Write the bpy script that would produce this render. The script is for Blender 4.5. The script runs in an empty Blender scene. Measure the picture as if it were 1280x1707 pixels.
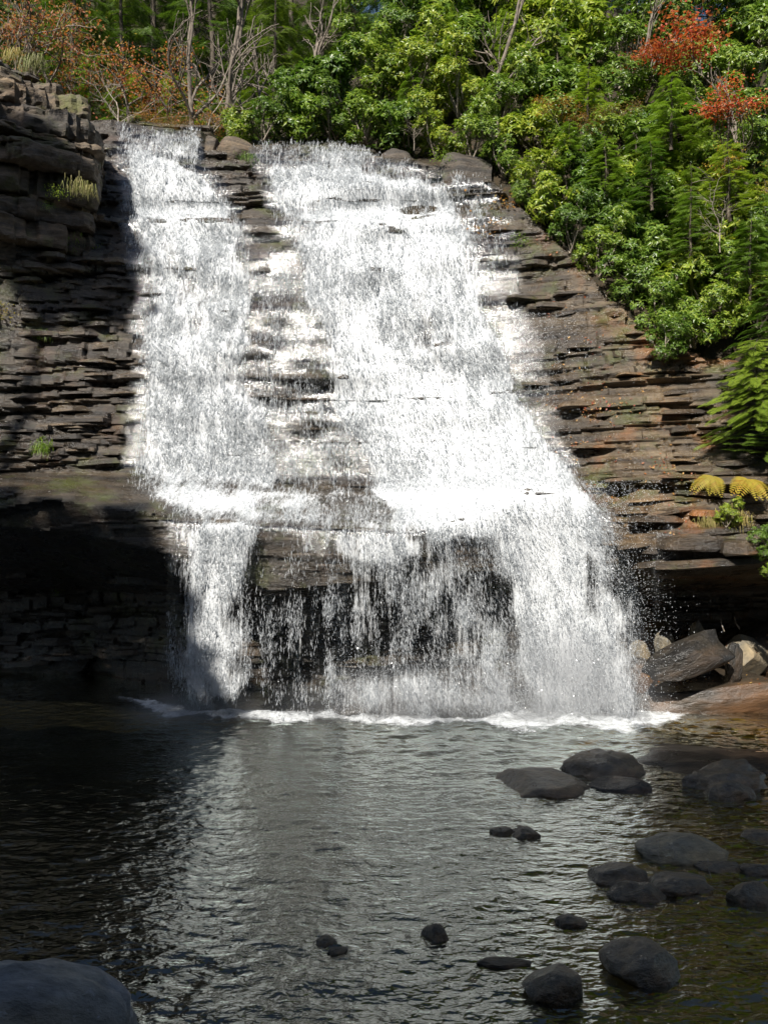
import bpy, math, random
import numpy as np
from mathutils import Vector, Matrix
S = bpy.context.scene
COL = S.collection
# ------------------------------------------------------------------ camera, sky, sun, exposure
FPX = 1330.0                      # focal length in photo pixels (1280 wide)
CAMZ = 5.0
cam = bpy.data.cameras.new('camera'); camo = bpy.data.objects.new('camera', cam); COL.objects.link(camo)
camo.location = (0, 0, CAMZ); camo.rotation_euler = (math.radians(90), 0, 0)
cam.sensor_fit = 'HORIZONTAL'; cam.sensor_width = 36; cam.lens = 36 * FPX / 1280
cam.clip_end = 2000; S.camera = camo
SUN_AZ, SUN_EL = 21.0, 41.0
W = bpy.data.worlds.new('World'); S.world = W; W.use_nodes = True
wn = W.node_tree; sky = wn.nodes.new('ShaderNodeTexSky'); sky.sky_type = 'NISHITA'; sky.sun_disc = False
sky.sun_elevation = math.radians(SUN_EL); sky.sun_rotation = math.radians(180 + SUN_AZ)
wn.links.new(sky.outputs[0], wn.nodes['Background'].inputs[0]); wn.nodes['Background'].inputs[1].default_value = 0.07
sl = bpy.data.lights.new('sun', 'SUN'); so = bpy.data.objects.new('sun', sl); COL.objects.link(so)
a, e = math.radians(SUN_AZ), math.radians(SUN_EL)
SUND = Vector((math.sin(a) * math.cos(e), math.cos(a) * math.cos(e), -math.sin(e)))
so.rotation_euler = SUND.to_track_quat('-Z', 'Y').to_euler(); so.location = (-20, -40, 60)
sl.energy = 5.0; sl.angle = math.radians(0.5); sl.color = (1.0, 0.95, 0.87)
S.view_settings.view_transform = 'Standard'; S.view_settings.look = 'None'
S.view_settings.exposure = 0.8; S.view_settings.gamma = 1; S.view_settings.use_curve_mapping = False
S.cycles.max_bounces = 8; S.cycles.transparent_max_bounces = 24; S.cycles.use_denoising = True
S.cycles.caustics_reflective = False; S.cycles.caustics_refractive = False

rng = np.random.default_rng(11); random.seed(11)
def P(px, py, Y):
    return np.array([(px - 640) / FPX * Y, Y, CAMZ - (py - 853) / FPX * Y])
# ------------------------------------------------------------------ noise and mesh helpers
def _h(ix, iy, iz):
    n = (ix * 374761393 + iy * 668265263 + iz * 2147483647) & 0xffffffff
    n = ((n ^ (n >> 13)) * 1274126177) & 0xffffffff
    n = ((n ^ (n >> 16)) * 2246822519) & 0xffffffff
    return ((n ^ (n >> 15)) & 0xffffff) / 16777215.0
def noise(x, y, z=0.0):
    x, y, z = np.broadcast_arrays(np.asarray(x, float), np.asarray(y, float), np.asarray(z, float))
    ix, iy, iz = np.floor(x).astype(np.int64), np.floor(y).astype(np.int64), np.floor(z).astype(np.int64)
    fx, fy, fz = x - ix, y - iy, z - iz
    fx, fy, fz = [f * f * (3 - 2 * f) for f in (fx, fy, fz)]
    r = 0
    for dx in (0, 1):
        for dy in (0, 1):
            for dz in (0, 1):
                r = r + _h(ix + dx, iy + dy, iz + dz) * (fx if dx else 1 - fx) * (fy if dy else 1 - fy) * (fz if dz else 1 - fz)
    return r * 2 - 1
def fbm(x, y, z=0.0, o=4, g=0.5):
    r, am, f = 0, 1, 1
    for i in range(o):
        r = r + am * noise(np.asarray(x) * f + 17.3 * i, np.asarray(y) * f + 9.1 * i, np.asarray(z) * f); am *= g; f *= 2.03
    return r
def sstep(a_, b_, x):
    t = np.clip((x - a_) / (b_ - a_), 0, 1); return t * t * (3 - 2 * t)
def np_mesh(name, V, F, smooth=False, mats=None, attr=None, sharp=None):
    V = np.ascontiguousarray(V, dtype=np.float32); F = np.ascontiguousarray(F, dtype=np.int32)
    me = bpy.data.meshes.new(name); n, k = F.shape
    me.vertices.add(len(V)); me.vertices.foreach_set('co', V.ravel())
    me.loops.add(n * k); me.loops.foreach_set('vertex_index', F.ravel())
    me.polygons.add(n); me.polygons.foreach_set('loop_start', np.arange(0, n * k, k, dtype=np.int32))
    me.polygons.foreach_set('use_smooth', np.full(n, smooth))
    me.update(calc_edges=True)
    if sharp: me.set_sharp_from_angle(angle=math.radians(sharp))
    if attr:
        for an, v in attr.items():
            at = me.attributes.new(an, 'FLOAT', 'POINT'); at.data.foreach_set('value', np.ascontiguousarray(v, dtype=np.float32))
    for m in (mats if isinstance(mats, (list, tuple)) else [mats]):
        if m: me.materials.append(m)
    return me
def obj(name, me, parent=None, loc=None, rot=None, scale=None):
    o = bpy.data.objects.new(name, me); COL.objects.link(o)
    if parent: o.parent = parent
    if loc is not None: o.location = loc
    if rot is not None: o.rotation_euler = rot
    if scale is not None: o.scale = scale if hasattr(scale, '__len__') else (scale,) * 3
    return o
def tag(o, label=None, cat=None, group=None, kind=None):
    if label: o['label'] = label
    if cat: o['category'] = cat
    if group: o['group'] = group
    if kind: o['kind'] = kind
    return o
def grid_faces(nr, nc):
    i = np.arange(nr * nc).reshape(nr, nc)
    return np.stack([i[:-1, :-1], i[:-1, 1:], i[1:, 1:], i[1:, :-1]], -1).reshape(-1, 4)
class MB:                                       # triangle soup collector for wood, leaves
    def __init__(s): s.v, s.f, s.n = [], [], 0
    def add(s, V, F):
        s.v.append(np.asarray(V, float)); s.f.append(np.asarray(F, int) + s.n); s.n += len(V)
    def tube(s, pts, rad, k=6):
        pts = np.asarray(pts, float); m = len(pts); rad = np.broadcast_to(np.asarray(rad, float), (m,))
        t = np.gradient(pts, axis=0); t /= np.linalg.norm(t, axis=1)[:, None] + 1e-9
        ref = np.array([0.31, 0.17, 0.93]) if abs(t[0][2]) < .9 else np.array([1., .2, .1])
        u = np.cross(t, ref); u /= np.linalg.norm(u, axis=1)[:, None] + 1e-9; w = np.cross(t, u)
        an = np.arange(k) * 2 * math.pi / k
        V = pts[:, None] + rad[:, None, None] * (np.cos(an)[None, :, None] * u[:, None] + np.sin(an)[None, :, None] * w[:, None])
        i = np.arange(m * k).reshape(m, k); j = np.roll(i, -1, 1)
        q = np.stack([i[:-1], j[:-1], j[1:], i[1:]], -1).reshape(-1, 4)
        s.add(V.reshape(-1, 3), np.concatenate([q[:, [0, 1, 2]], q[:, [0, 2, 3]]]))
    def mesh(s, name, mat, smooth=False):
        return np_mesh(name, np.concatenate(s.v), np.concatenate(s.f), smooth, mat)
# ------------------------------------------------------------------ materials
class N:
    def __init__(s, name):
        s.m = bpy.data.materials.new(name); s.m.use_nodes = True; s.t = s.m.node_tree
        s.t.nodes.clear(); s.out = s.t.nodes.new('ShaderNodeOutputMaterial')
    def new(s, ty, **kw):
        n = s.t.nodes.new('ShaderNode' + ty)
        for k, v in kw.items():
            if k.startswith('_'): setattr(n, k[1:], v)
            else:
                key = int(k[1:]) if k[0] == 'i' and k[1:].isdigit() else k.replace('__', ' ')
                s.set(n, key, v)
        return n
    def set(s, n, key, v):
        if isinstance(v, bpy.types.NodeSocket): s.t.links.new(v, n.inputs[key])
        elif isinstance(v, bpy.types.Node): s.t.links.new(v.outputs[0], n.inputs[key])
        else:
            if hasattr(v, '__len__') and len(v) == 3 and n.inputs[key].type == 'RGBA': v = (*v, 1)
            n.inputs[key].default_value = v
    def math(s, op, x, y=0.5, clamp=False):
        n = s.new('Math', _operation=op, _use_clamp=clamp); s.set(n, 0, x); s.set(n, 1, y); return n
    def ramp(s, fac, stops, interp='LINEAR'):
        n = s.new('ValToRGB', Fac=fac); n.color_ramp.interpolation = interp
        el = n.color_ramp.elements
        while len(el) < len(stops): el.new(0.5)
        for q, (p, c) in zip(el, stops):
            q.position = p; q.color = (*c, 1) if hasattr(c, '__len__') else (c, c, c, 1)
        return n
    def mix(s, f, x, y, mode='MIX'):
        n = s.new('Mix', _data_type='RGBA', _blend_type=mode)
        s.set(n, 0, f); s.set(n, 6, x); s.set(n, 7, y); return n.outputs[2]
    def pos(s, scale=(1, 1, 1), obj=False):
        c = s.new('TexCoord').outputs['Object'] if obj else s.new('NewGeometry').outputs['Position']
        return s.new('Mapping', Vector=c, Scale=scale).outputs[0]
    def noise(s, vec, scale, detail=4, rough=.55, dist=0):
        return s.new('TexNoise', Vector=vec, Scale=scale, Detail=detail, Roughness=rough, Distortion=dist).outputs[0]
    def bsdf(s, **kw):
        p = s.new('BsdfPrincipled', **kw); s.t.links.new(p.outputs[0], s.out.inputs[0]); return p

def rock_material(name, dark=1.0, wet=0.3, warm=0.0, obj_rand=True):
    n = N(name); g = n.pos()
    big = n.noise(g, .45, 5); strat = n.noise(n.pos((.5, .5, 5)), 1.3, 6, .6); fine = n.noise(g, 14, 6, .65)
    c = n.ramp(strat, [(.3, (.03 * dark, .025 * dark, .02 * dark)), (.5, (.11 * dark, .086 * dark, .06 * dark)), (.72, (.26 * dark, .2 * dark, .135 * dark))]).outputs[0]
    # iron-stained ochre rock towards the right wall of the gorge
    sx = n.new('SeparateXYZ', Vector=g)
    rx = n.new('MapRange', Value=sx.outputs[0], i1=4.0, i2=7.2); rx.clamp = True
    oc = n.ramp(strat, [(.3, (.04, .024, .012)), (.52, (.16, .105, .05)), (.75, (.34, .26, .16))]).outputs[0]
    m1 = n.math('MULTIPLY', rx.outputs[0], n.ramp(big, [(.38, 0), (.6, 1)]), True)
    c = n.mix(n.math('MULTIPLY', m1, .62), c, oc)
    rust = n.math('MULTIPLY', n.ramp(n.noise(g, .9, 5), [(.55, 0), (.66, 1)]), n.math('ADD', n.math('MULTIPLY', rx.outputs[0], .8), .15 + warm), True)
    c = n.mix(n.math('MULTIPLY', rust, .85), c, (.19, .08, .025))
    moss = n.ramp(n.noise(g, .8, 7, .7), [(.53, 0), (.66, .8)])
    c = n.mix(moss, c, (.06, .07, .012))
    c = n.mix(.55, c, n.ramp(fine, [(.25, .35), (.75, 1.5)]), 'MULTIPLY')
    if obj_rand:
        r = n.new('ObjectInfo').outputs['Random']
        c = n.mix(1.0, c, n.ramp(r, [(0, (.6, .6, .64)), (.5, (.95, .92, .88)), (1, (1.45, 1.32, 1.12))]), 'MULTIPLY')
    ro = n.ramp(n.noise(g, 2.3, 5), [(.35, wet), (.65, min(1, wet + .45))])
    b1 = n.new('Bump', Height=n.noise(n.pos((1, 1, 3.0)), 5, 8, .7), Strength=.9, Distance=.09)
    b2 = n.new('Bump', Height=fine, Strength=.8, Distance=.03, Normal=b1)
    n.bsdf(Base__Color=c, Roughness=ro, Normal=b2, Specular__IOR__Level=.75)
    return n.m
M_ROCK = rock_material('cliff_rock', .38, .1, obj_rand=False)
M_SLAB = rock_material('slab_rock', .42, .14)
M_OUT = rock_material('outcrop_rock', .6, .5)
def boulder_material(name, col, wet, brown=.3):
    n = N(name); g = n.pos(obj=True)
    f = n.noise(g, 9, 7, .65); b = n.noise(g, 1.6, 5)
    c = n.mix(n.ramp(b, [(.4, 0), (.62, 1)]), col, tuple(x * y for x, y in zip(col, (1.7, 1.5, 1.15))))
    c = n.mix(n.math('MULTIPLY', n.ramp(n.noise(g, 1.1, 4), [(.5, 0), (.64, 1)]), brown), c, (.16, .065, .02))
    c = n.mix(.6, c, n.ramp(f, [(.3, .25), (.72, 1.7)]), 'MULTIPLY')
    c = n.mix(n.ramp(n.noise(g, 5, 6, .75), [(.6, 0), (.68, .7)]), c, tuple(min(1, x * 2.6) for x in col))
    bp = n.new('Bump', Height=f, Strength=1.0, Distance=.06)
    bp2 = n.new('Bump', Height=n.noise(g, 45, 4), Strength=.35, Distance=.01, Normal=bp)
    n.bsdf(Base__Color=c, Roughness=n.ramp(b, [(.35, wet), (.65, wet + .25)]), Normal=bp2)
    return n.m
M_BWET = boulder_material('wet_boulder', (.115, .092, .064), .24, .35)
M_BBLK = boulder_material('black_wet_rock', (.022, .021, .02), .2, .1)
M_BDRY = boulder_material('dry_boulder', (.15, .137, .11), .75, .1)
M_BRUST = boulder_material('rusty_wet_slab', (.036, .03, .024), .18, .4)
M_BGREY = boulder_material('grey_boulder', (.17, .172, .175), .8, .1); M_BLICH = boulder_material('lichened_boulder', (.2, .175, .125), .5, .2)

def water_white(name, translucent=.35):
    n = N(name)
    d = n.new('BsdfDiffuse', Color=(.77, .79, .805)); t = n.new('BsdfTranslucent', Color=(.75, .785, .81))
    mx = n.new('MixShader', i0=translucent, i1=d, i2=t); g = n.new('BsdfGlossy', Color=(1, 1, 1), Roughness=.15)
    m2 = n.new('MixShader', i0=.06, i1=mx, i2=g); n.t.links.new(m2.outputs[0], n.out.inputs[0]); return n.m
M_DROP = water_white('white_water_drops', .5)
def sheet_material():
    n = N('flowing_water_sheet'); fl = n.new('Attribute', _attribute_name='flow').outputs['Fac']
    sp = n.noise(n.pos((1, .3, .3)), 26, 5, .75, .6); st = n.noise(n.pos((1, .25, .085)), 15, 4, .65, .35)
    mid = n.noise(n.pos((1, .6, .7)), 2.6, 4, .6)
    h = n.math('ADD', n.math('MULTIPLY', sp, .55), n.math('ADD', n.math('MULTIPLY', st, .95), n.math('MULTIPLY', mid, .45)))
    core = n.new('MapRange', Value=fl, i1=.5, i2=.92, i3=0, i4=.5); core.clamp = True
    v = n.math('ADD', n.math('ADD', h, core), n.math('MULTIPLY', fl, .66))                  # h is about .97
    al = n.new('MapRange', Value=v, i1=1.27, i2=1.6); al.clamp = True
    film = n.new('MapRange', Value=fl, i1=.02, i2=.2); film.clamp = True
    d = n.new('BsdfDiffuse', Color=(.77, .79, .805)); t = n.new('BsdfTranslucent', Color=(.75, .785, .81))
    bp = n.new('Bump', Height=h, Strength=.35, Distance=.1); n.set(d, 'Normal', bp)
    mx = n.new('MixShader', i0=.25, i1=d, i2=t)
    tr = n.new('BsdfTransparent', Color=(.93, .95, .95)); gl = n.new('BsdfGlossy', Color=(1, 1, 1), Roughness=.12); n.set(gl, 'Normal', bp)
    trc = n.new('BsdfTransparent'); filmsh = n.new('MixShader', i0=n.math('MULTIPLY', film, .1), i1=trc, i2=gl)
    m = n.new('MixShader', i0=n.math('MULTIPLY', al, .9), i1=filmsh, i2=mx); n.t.links.new(m.outputs[0], n.out.inputs[0]); return n.m
M_SHEET = sheet_material()
def foam_material():
    n = N('pool_foam'); fl = n.new('Attribute', _attribute_name='flow').outputs['Fac']
    h = n.math('ADD', n.math('MULTIPLY', n.noise(n.pos((.6, 1, 1)), 5, 6, .7, .8), 1.8), n.math('MULTIPLY', n.noise(n.pos(), 26, 3, .6), .9))
    al = n.new('MapRange', Value=n.math('ADD', h, fl), i1=1.8, i2=2.9); al.clamp = True
    d = n.new('BsdfDiffuse', Color=(.92, .95, .97)); tr = n.new('BsdfTransparent')
    m = n.new('MixShader', i0=al.outputs[0], i1=tr, i2=d); n.t.links.new(m.outputs[0], n.out.inputs[0]); return n.m
M_FOAM = foam_material()
def pool_material():
    n = N('pool_water'); g = n.pos((.55, 1, 1))
    b = n.new('Bump', Height=n.noise(g, 10.5, 2, .5, .3), Strength=1.0, Distance=.028)
    fr = n.new('Fresnel', IOR=1.33, Normal=b)
    gl = n.new('BsdfGlossy', Color=(.95, 1, .95), Roughness=.02, Normal=b)
    tr = n.new('BsdfTransparent', Color=(.75, .68, .48))
    m = n.new('MixShader', i0=n.math('ADD', n.math('MULTIPLY', fr, 3.9), .0), i1=tr, i2=gl); n.t.links.new(m.outputs[0], n.out.inputs[0]); return n.m
M_POOL = pool_material()
def bed_material():
    n = N('pool_bed'); g = n.pos(); sx = n.new('SeparateXYZ', Vector=g)
    d = n.new('MapRange', Value=sx.outputs[2], i1=-1.6, i2=-.25); d.clamp = True
    vo = n.new('TexVoronoi', Vector=g, Scale=3.2)
    c = n.ramp(vo.outputs['Color'], [(.2, (.14, .09, .025)), (.6, (.34, .22, .06)), (.9, (.55, .42, .1))]).outputs[0]
    c = n.mix(n.ramp(n.noise(g, .9, 4), [(.45, 0), (.65, 1)]), c, (.22, .2, .03))
    c = n.mix(d, (.006, .008, .007), c)  # light lost in deep water painted in: bed colour goes near-black with depth
    n.bsdf(Base__Color=c, Roughness=.9); return n.m
M_BED = bed_material()
def soil_material(name='forest_floor', c1=(.012, .012, .006), c2=(.05, .032, .014)):
    n = N(name); g = n.pos()
    c = n.ramp(n.noise(g, 6, 8, .75), [(.35, c1), (.62, c2), (.8, (.12, .06, .02))])
    n.bsdf(Base__Color=c, Roughness=.95, Normal=n.new('Bump', Height=n.noise(g, 9, 6, .7), Strength=1, Distance=.1)); return n.m
M_SOIL = soil_material()
def leaf_material(name, cols, rough=.45, trans=.35):
    n = N(name); r = n.new('NewGeometry').outputs['Random Per Island']
    c = n.ramp(r, [(i / (len(cols) - 1), k) for i, k in enumerate(cols)]).outputs[0]
    orr = n.new('ObjectInfo').outputs['Random']
    c = n.mix(1.0, c, n.ramp(orr, [(0, (.5, .62, .6)), (.5, (.9, .95, .85)), (1, (1.45, 1.25, .9))]), 'MULTIPLY')
    p = n.new('BsdfPrincipled', Base__Color=c, Roughness=rough); t = n.new('BsdfTranslucent', Color=n.mix(.5, c, (1.5, 1.7, .6), 'MULTIPLY'))
    m = n.new('MixShader', i0=trans, i1=p, i2=t); n.t.links.new(m.outputs[0], n.out.inputs[0]); return n.m
M_RHO = leaf_material('rhododendron_leaf', [(.06, .11, .014), (.11, .19, .022), (.18, .26, .03), (.22, .3, .045), (.29, .34, .06)], .36, .38)
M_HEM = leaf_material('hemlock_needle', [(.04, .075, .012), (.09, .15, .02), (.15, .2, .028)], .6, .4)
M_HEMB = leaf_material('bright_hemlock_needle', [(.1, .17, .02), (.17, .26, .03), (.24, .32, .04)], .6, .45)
M_RED = leaf_material('red_maple_leaf', [(.36, .045, .03), (.5, .08, .04), (.48, .15, .06), (.3, .16, .05)], .55, .45)
M_RUST = leaf_material('rusty_maple_leaf', [(.3, .09, .05), (.44, .13, .06), (.36, .2, .08), (.2, .2, .05)], .55, .45)
M_YEL = leaf_material('yellow_leaf', [(.35, .26, .04), (.5, .38, .06), (.45, .25, .05)], .55, .45)
M_GRN = leaf_material('fresh_green_leaf', [(.12, .2, .02), (.2, .3, .03), (.3, .36, .04)], .5, .45)
M_DRYG = leaf_material('dry_grass_blade', [(.2, .17, .08), (.32, .28, .13), (.2, .23, .05)], .7, .3)
M_BRN = leaf_material('brown_leaf', [(.25, .1, .025), (.34, .17, .04), (.2, .17, .04)], .6, .4)
M_LIT = leaf_material('fallen_leaf', [(.22, .05, .02), (.34, .12, .03), (.45, .26, .09), (.16, .06, .03), (.28, .05, .03)], .5, .1)
def bark_material(name, c1, c2):
    n = N(name); g = n.pos((1, 1, .25))
    c = n.ramp(n.noise(g, 14, 6, .7), [(.35, c1), (.65, c2)])
    n.bsdf(Base__Color=c, Roughness=.9, Normal=n.new('Bump', Height=n.noise(g, 22, 4), Strength=.8, Distance=.03)); return n.m
M_BARK = bark_material('grey_bark', (.07, .055, .042), (.24, .2, .16))
M_TWIG = bark_material('pale_twig', (.16, .13, .1), (.36, .31, .25))
M_DBARK = bark_material('dark_bark', (.035, .028, .02), (.12, .095, .07))

# ------------------------------------------------------------------ the cliff: curves across the face, read as (px, py, depth)
def curve(pts):
    w = np.array([P(*p) for p in pts]); w = w[np.argsort(w[:, 0])]; return w
C1 = curve([(-120, 1123, 24.6), (150, 1123, 24.6), (240, 1138, 23.4), (330, 1150, 22.3), (540, 1150, 22.3), (880, 1152, 22.2), (1030, 1150, 22.2), (1150, 1150, 22.4), (1400, 1150, 22.4)])
C2 = curve([(-120, 985, 24.6), (150, 985, 24.6), (240, 990, 23.6), (330, 990, 22.4), (540, 1000, 22.5), (880, 1000, 22.4), (1030, 985, 22.2), (1150, 985, 22.4), (1400, 985, 22.2)])
C3 = curve([(-120, 868, 20.0), (130, 885, 19.95), (290, 925, 19.9), (450, 985, 19.9), (550, 975, 19.95), (700, 960, 20.1), (850, 950, 20.4), (960, 940, 20.5), (1040, 945, 20), (1130, 945, 19.3), (1280, 935, 18.9), (1400, 930, 18.6)])
C4 = curve([(-120, 812, 19.7), (0, 815, 19.7), (130, 838, 19.6), (220, 852, 19.6), (300, 868, 19.6), (440, 874, 19.6), (540, 880, 19.6), (690, 886, 19.7), (790, 862, 20.1), (880, 822, 20.5), (960, 826, 20.4), (1020, 868, 19.9), (1100, 885, 19.3), (1280, 905, 18.9), (1400, 905, 18.6)])
C5 = curve([(-120, 785, 21.4), (0, 786, 21.5), (220, 788, 22.3), (430, 806, 22.7), (640, 814, 22.7), (800, 790, 22.3), (900, 776, 22), (1000, 800, 21.2), (1100, 806, 20.3), (1280, 800, 19.8), (1400, 800, 19.5)])
C6 = curve([(-120, 600, 22.1), (0, 600, 22.3), (230, 600, 23.3), (640, 620, 23.9), (900, 600, 23.4), (1000, 630, 22.3), (1100, 680, 21.4), (1280, 700, 20.6), (1400, 700, 20.3)])
C7 = curve([(-120, 430, 22.6), (0, 430, 22.9), (230, 430, 24.2), (640, 430, 25.1), (830, 430, 24.9), (940, 490, 23.9), (1060, 590, 22.4), (1130, 640, 21.6), (1280, 655, 20.9), (1400, 655, 20.6)])
C8 = curve([(-120, 205, 27), (190, 207, 27), (335, 222, 27), (345, 250, 26.9), (430, 246, 27), (560, 240, 27.2), (640, 262, 26.9), (760, 285, 26.4), (830, 315, 25.9), (925, 405, 24.7), (1050, 525, 23.0), (1130, 590, 22.1), (1280, 610, 21.4), (1400, 610, 21)])
XS = np.arange(-15.0, 16.01, .06); ZS = np.arange(-.8, 18.9, .055)
def prof(x):
    zs, ys = [], []
    for c in (C1, C2, C3, C4, C5, C6, C7, C8):
        zs.append(np.interp(x, c[:, 0], c[:, 2])); ys.append(np.interp(x, c[:, 0], c[:, 1]))
    return np.array(zs), np.array(ys)
PZ, PY = prof(XS)                                             # 8 x nx
ZLIP, YLIP, ZTOP, YTOP = PZ[3], PY[3], PZ[7], PY[7]
nz, nx = len(ZS), len(XS)
D0 = np.empty((nz, nx))
for i in range(nx): D0[:, i] = np.interp(ZS, PZ[:, i], PY[:, i])
XX, ZZ = np.meshgrid(XS, ZS)
above = np.clip(ZZ - ZTOP[None], 0, None)
slope = np.abs(np.gradient(D0, axis=0) / .055)
amp = 1 - .82 * sstep(.9, 1.9, slope)
# sandstone beds: each bed sticks out by its own amount, broken into blocks, with a crevice under it
zw = ZZ - .03 * XX + .22 * fbm(XX * .16, ZZ * .1, 3.1, 3) + .035 * fbm(XX * .9, ZZ * .5, 8.2, 3)
bt = np.concatenate([[-3.0], -3 + np.cumsum(rng.choice([.07, .1, .15, .22, .34, .55], 260, p=[.22, .24, .22, .16, .1, .06]))])
idx = np.clip(np.searchsorted(bt, zw) - 1, 0, len(bt) - 2); th = (bt[1:] - bt[:-1])[idx]; tt = (zw - bt[idx]) / th
lp = rng.normal(0, .1, len(bt)); ln = rng.uniform(.35, 1.5, len(bt)); lo = rng.uniform(0, 50, len(bt))
cell = np.floor((XX + lo[idx]) / ln[idx] + .35 * noise(XX * 1.3, ZZ * 2.0, 4.4)).astype(np.int64)
blk = _h(cell, idx.astype(np.int64), np.int64(5)) - .5
fr = ((XX + lo[idx]) / ln[idx] + .35 * noise(XX * 1.3, ZZ * 2.0, 4.4)) % 1.0
prot = lp[idx] + .16 * noise(XX * .55 + lo[idx], idx * 3.7, 1.0) + .14 * blk
crev = np.clip(1 - tt / .22, 0, 1) * np.clip(.05 + .16 * noise(XX * .8, idx * 5.3, 2.0), 0, .2) + np.clip(1 - fr * ln[idx] / .07, 0, 1) * .07
amp = amp * (1 - .15 * sstep(2.5, 5, XX))
amp = amp * np.where((ZZ < ZLIP[None]) & (ZZ > 2.6), .35, 1.0)
D = D0 - amp * (prot * np.clip(th / .2, .5, 1.3) - crev) - .09 * fbm(XX * 1.3, ZZ * 2.0, 6.0, 4) * (.4 + .6 * amp) + .25 * fbm(XX * .22, ZZ * .22, 5.0, 2) * amp
D = D + above * 1.2 + sstep(.0, .5, above) * .5
keep = (ZZ[:-1] < ZTOP[None] + 1.0)[:, :-1].ravel()
V = np.stack([XX, D, ZZ], -1).reshape(-1, 3)
cliff = obj('cliff', np_mesh('cliff', V, grid_faces(nz, nx)[keep], True, M_ROCK, sharp=24))
tag(cliff, 'layered dark sandstone cliff behind the waterfall, wet and cracked into thin beds', 'cliff', kind='structure')
def surf(x, z, A=None):
    A = D if A is None else A
    fx = np.clip((np.asarray(x) - XS[0]) / .06, 0, nx - 1.001); fz = np.clip((np.asarray(z) - ZS[0]) / .055, 0, nz - 1.001)
    i, j = fx.astype(int), fz.astype(int); u, v = fx - i, fz - j
    return A[j, i] * (1 - u) * (1 - v) + A[j, i + 1] * u * (1 - v) + A[j + 1, i] * (1 - u) * v + A[j + 1, i + 1] * u * v
def onface(px, py):                                           # the point of the rock face behind a spot of the photo
    Y = 22.0
    for _ in range(25):
        p = P(px, py, Y); Y = .5 * Y + .5 * float(surf(p[0], p[2], D0))
    return P(px, py, Y)
# loose and jutting blocks of the beds, each a piece of its own
slab_me = []
for k in range(9):
    m = 8; an = np.linspace(0, 2 * math.pi, m, endpoint=False) + rng.uniform(-.25, .25, m)
    r = rng.uniform(.38, .55, m); ring = np.stack([np.cos(an) * r * 1.05, np.sin(an) * r], -1)
    ring = np.sign(ring) * np.abs(ring) ** .75
    lv = [(-.5, .9), (-.38, 1.0), (.36, rng.uniform(.9, 1)), (.5, rng.uniform(.75, .9))]
    vv = []
    for zq, sc in lv:
        vv.append(np.column_stack([ring * sc + rng.normal(0, .012, (m, 2)), np.full(m, zq) + rng.normal(0, .04, m)]))
    vv = np.concatenate(vv); F = []
    for L in range(3):
        for q in range(m):
            a_, b_ = L * m + q, L * m + (q + 1) % m
            F += [(a_, b_, b_ + m), (a_, b_ + m, a_ + m)]
    for q in range(1, m - 1): F += [(3 * m, 3 * m + q, 3 * m + q + 1), (0, q + 1, q)]
    slab_me.append(np_mesh('rock_slab', vv, np.array(F), False, M_SLAB))
def put_slab(px, py, w, h, out, yaw=0.0, d=None):
    p = onface(px, py); yb = float(surf(p[0], p[2])); d = d or rng.uniform(.5, .9)
    o = obj('rock_slab', slab_me[rng.integers(9)], cliff, (p[0], yb + d * .5 - out, p[2]),
            (rng.normal(0, .05), rng.normal(-.03, .05), yaw + rng.normal(0, .15)), (w, d, h))
    return o
for k in range(85):
    put_slab(rng.uniform(-10, 232), rng.uniform(405, 775), rng.uniform(.4, 1.7), rng.uniform(.05, .2), rng.uniform(.02, .16), -.15)
for k in range(75):
    py = rng.uniform(360, 925); px0 = np.interp(py, [360, 500, 700, 800, 925], [800, 850, 950, 1010, 1050])
    put_slab(rng.uniform(px0, 1290), py, rng.uniform(.5, 2.0), rng.uniform(.06, .2), rng.uniform(.01, .1), .25)
for (px, py, w, h, out) in [(1100, 866, 1.6, .2, .35), (1075, 898, .9, .32, .25), (1165, 905, 1.9, .35, .35), (1250, 912, 1.6, .35, .4), (1060, 850, 1.0, .2, .3),
                            (1210, 880, 1.8, .16, .3), (1150, 850, 1.3, .14, .2), (1190, 937, 2.6, .2, .4), (1100, 940, 1.2, .16, .25), (1080, 915, .8, .26, .2)]:
    put_slab(px, py, w, h, out, .3, 1.1)
for k in range(14):
    put_slab(rng.uniform(0, 290), rng.uniform(930, 1120), rng.uniform(.6, 1.8), rng.uniform(.12, .3), rng.uniform(.0, .2), 0)

# ------------------------------------------------------------------ plateau and hill above the falls
GX = np.arange(-40, 46.1, .5); GY = np.concatenate([np.arange(19, 40, .4), np.arange(40, 120, 2.)])
gx, gy = np.meshgrid(GX, GY)
zt = np.interp(gx, XS, ZTOP); yt = np.interp(gx, XS, YTOP)
sl_ = np.interp(gx, [-40, -14, -8, -6.5, -1, 1, 3, 5, 14, 40], [.5, .3, .12, .035, .06, .5, 1.1, 1.5, 1.5, 1.3])
dd = np.clip(gy - yt, 0, None); far_ = np.interp(gx, [-40, -12, -4, 2, 40], [.9, .88, .88, .75, .6])
TZ = zt + .02 + sl_ * np.minimum(dd, 9) + far_ * np.clip(dd - 9, 0, 45) + .25 * fbm(gx * .4, gy * .4, 2, 3) * sstep(.5, 3, dd) * sstep(-.5, 2.5, np.abs(gx + 3) - 3.5)
TZ = np.where(gy < yt + .3, zt - .25 - (yt + .3 - gy) * 1.5, TZ)
TZ = np.where(gy < yt - 1.2, zt - 40, TZ)
kf = ((gy >= yt - 1.0))[:-1, :-1].ravel()
hill = obj('hillside', np_mesh('hillside', np.stack([gx, gy, TZ], -1).reshape(-1, 3), grid_faces(len(GY), len(GX))[kf], True, M_SOIL))
tag(hill, 'leaf-strewn wooded hillside and stream bed above the falls', 'hillside', kind='structure')
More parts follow.
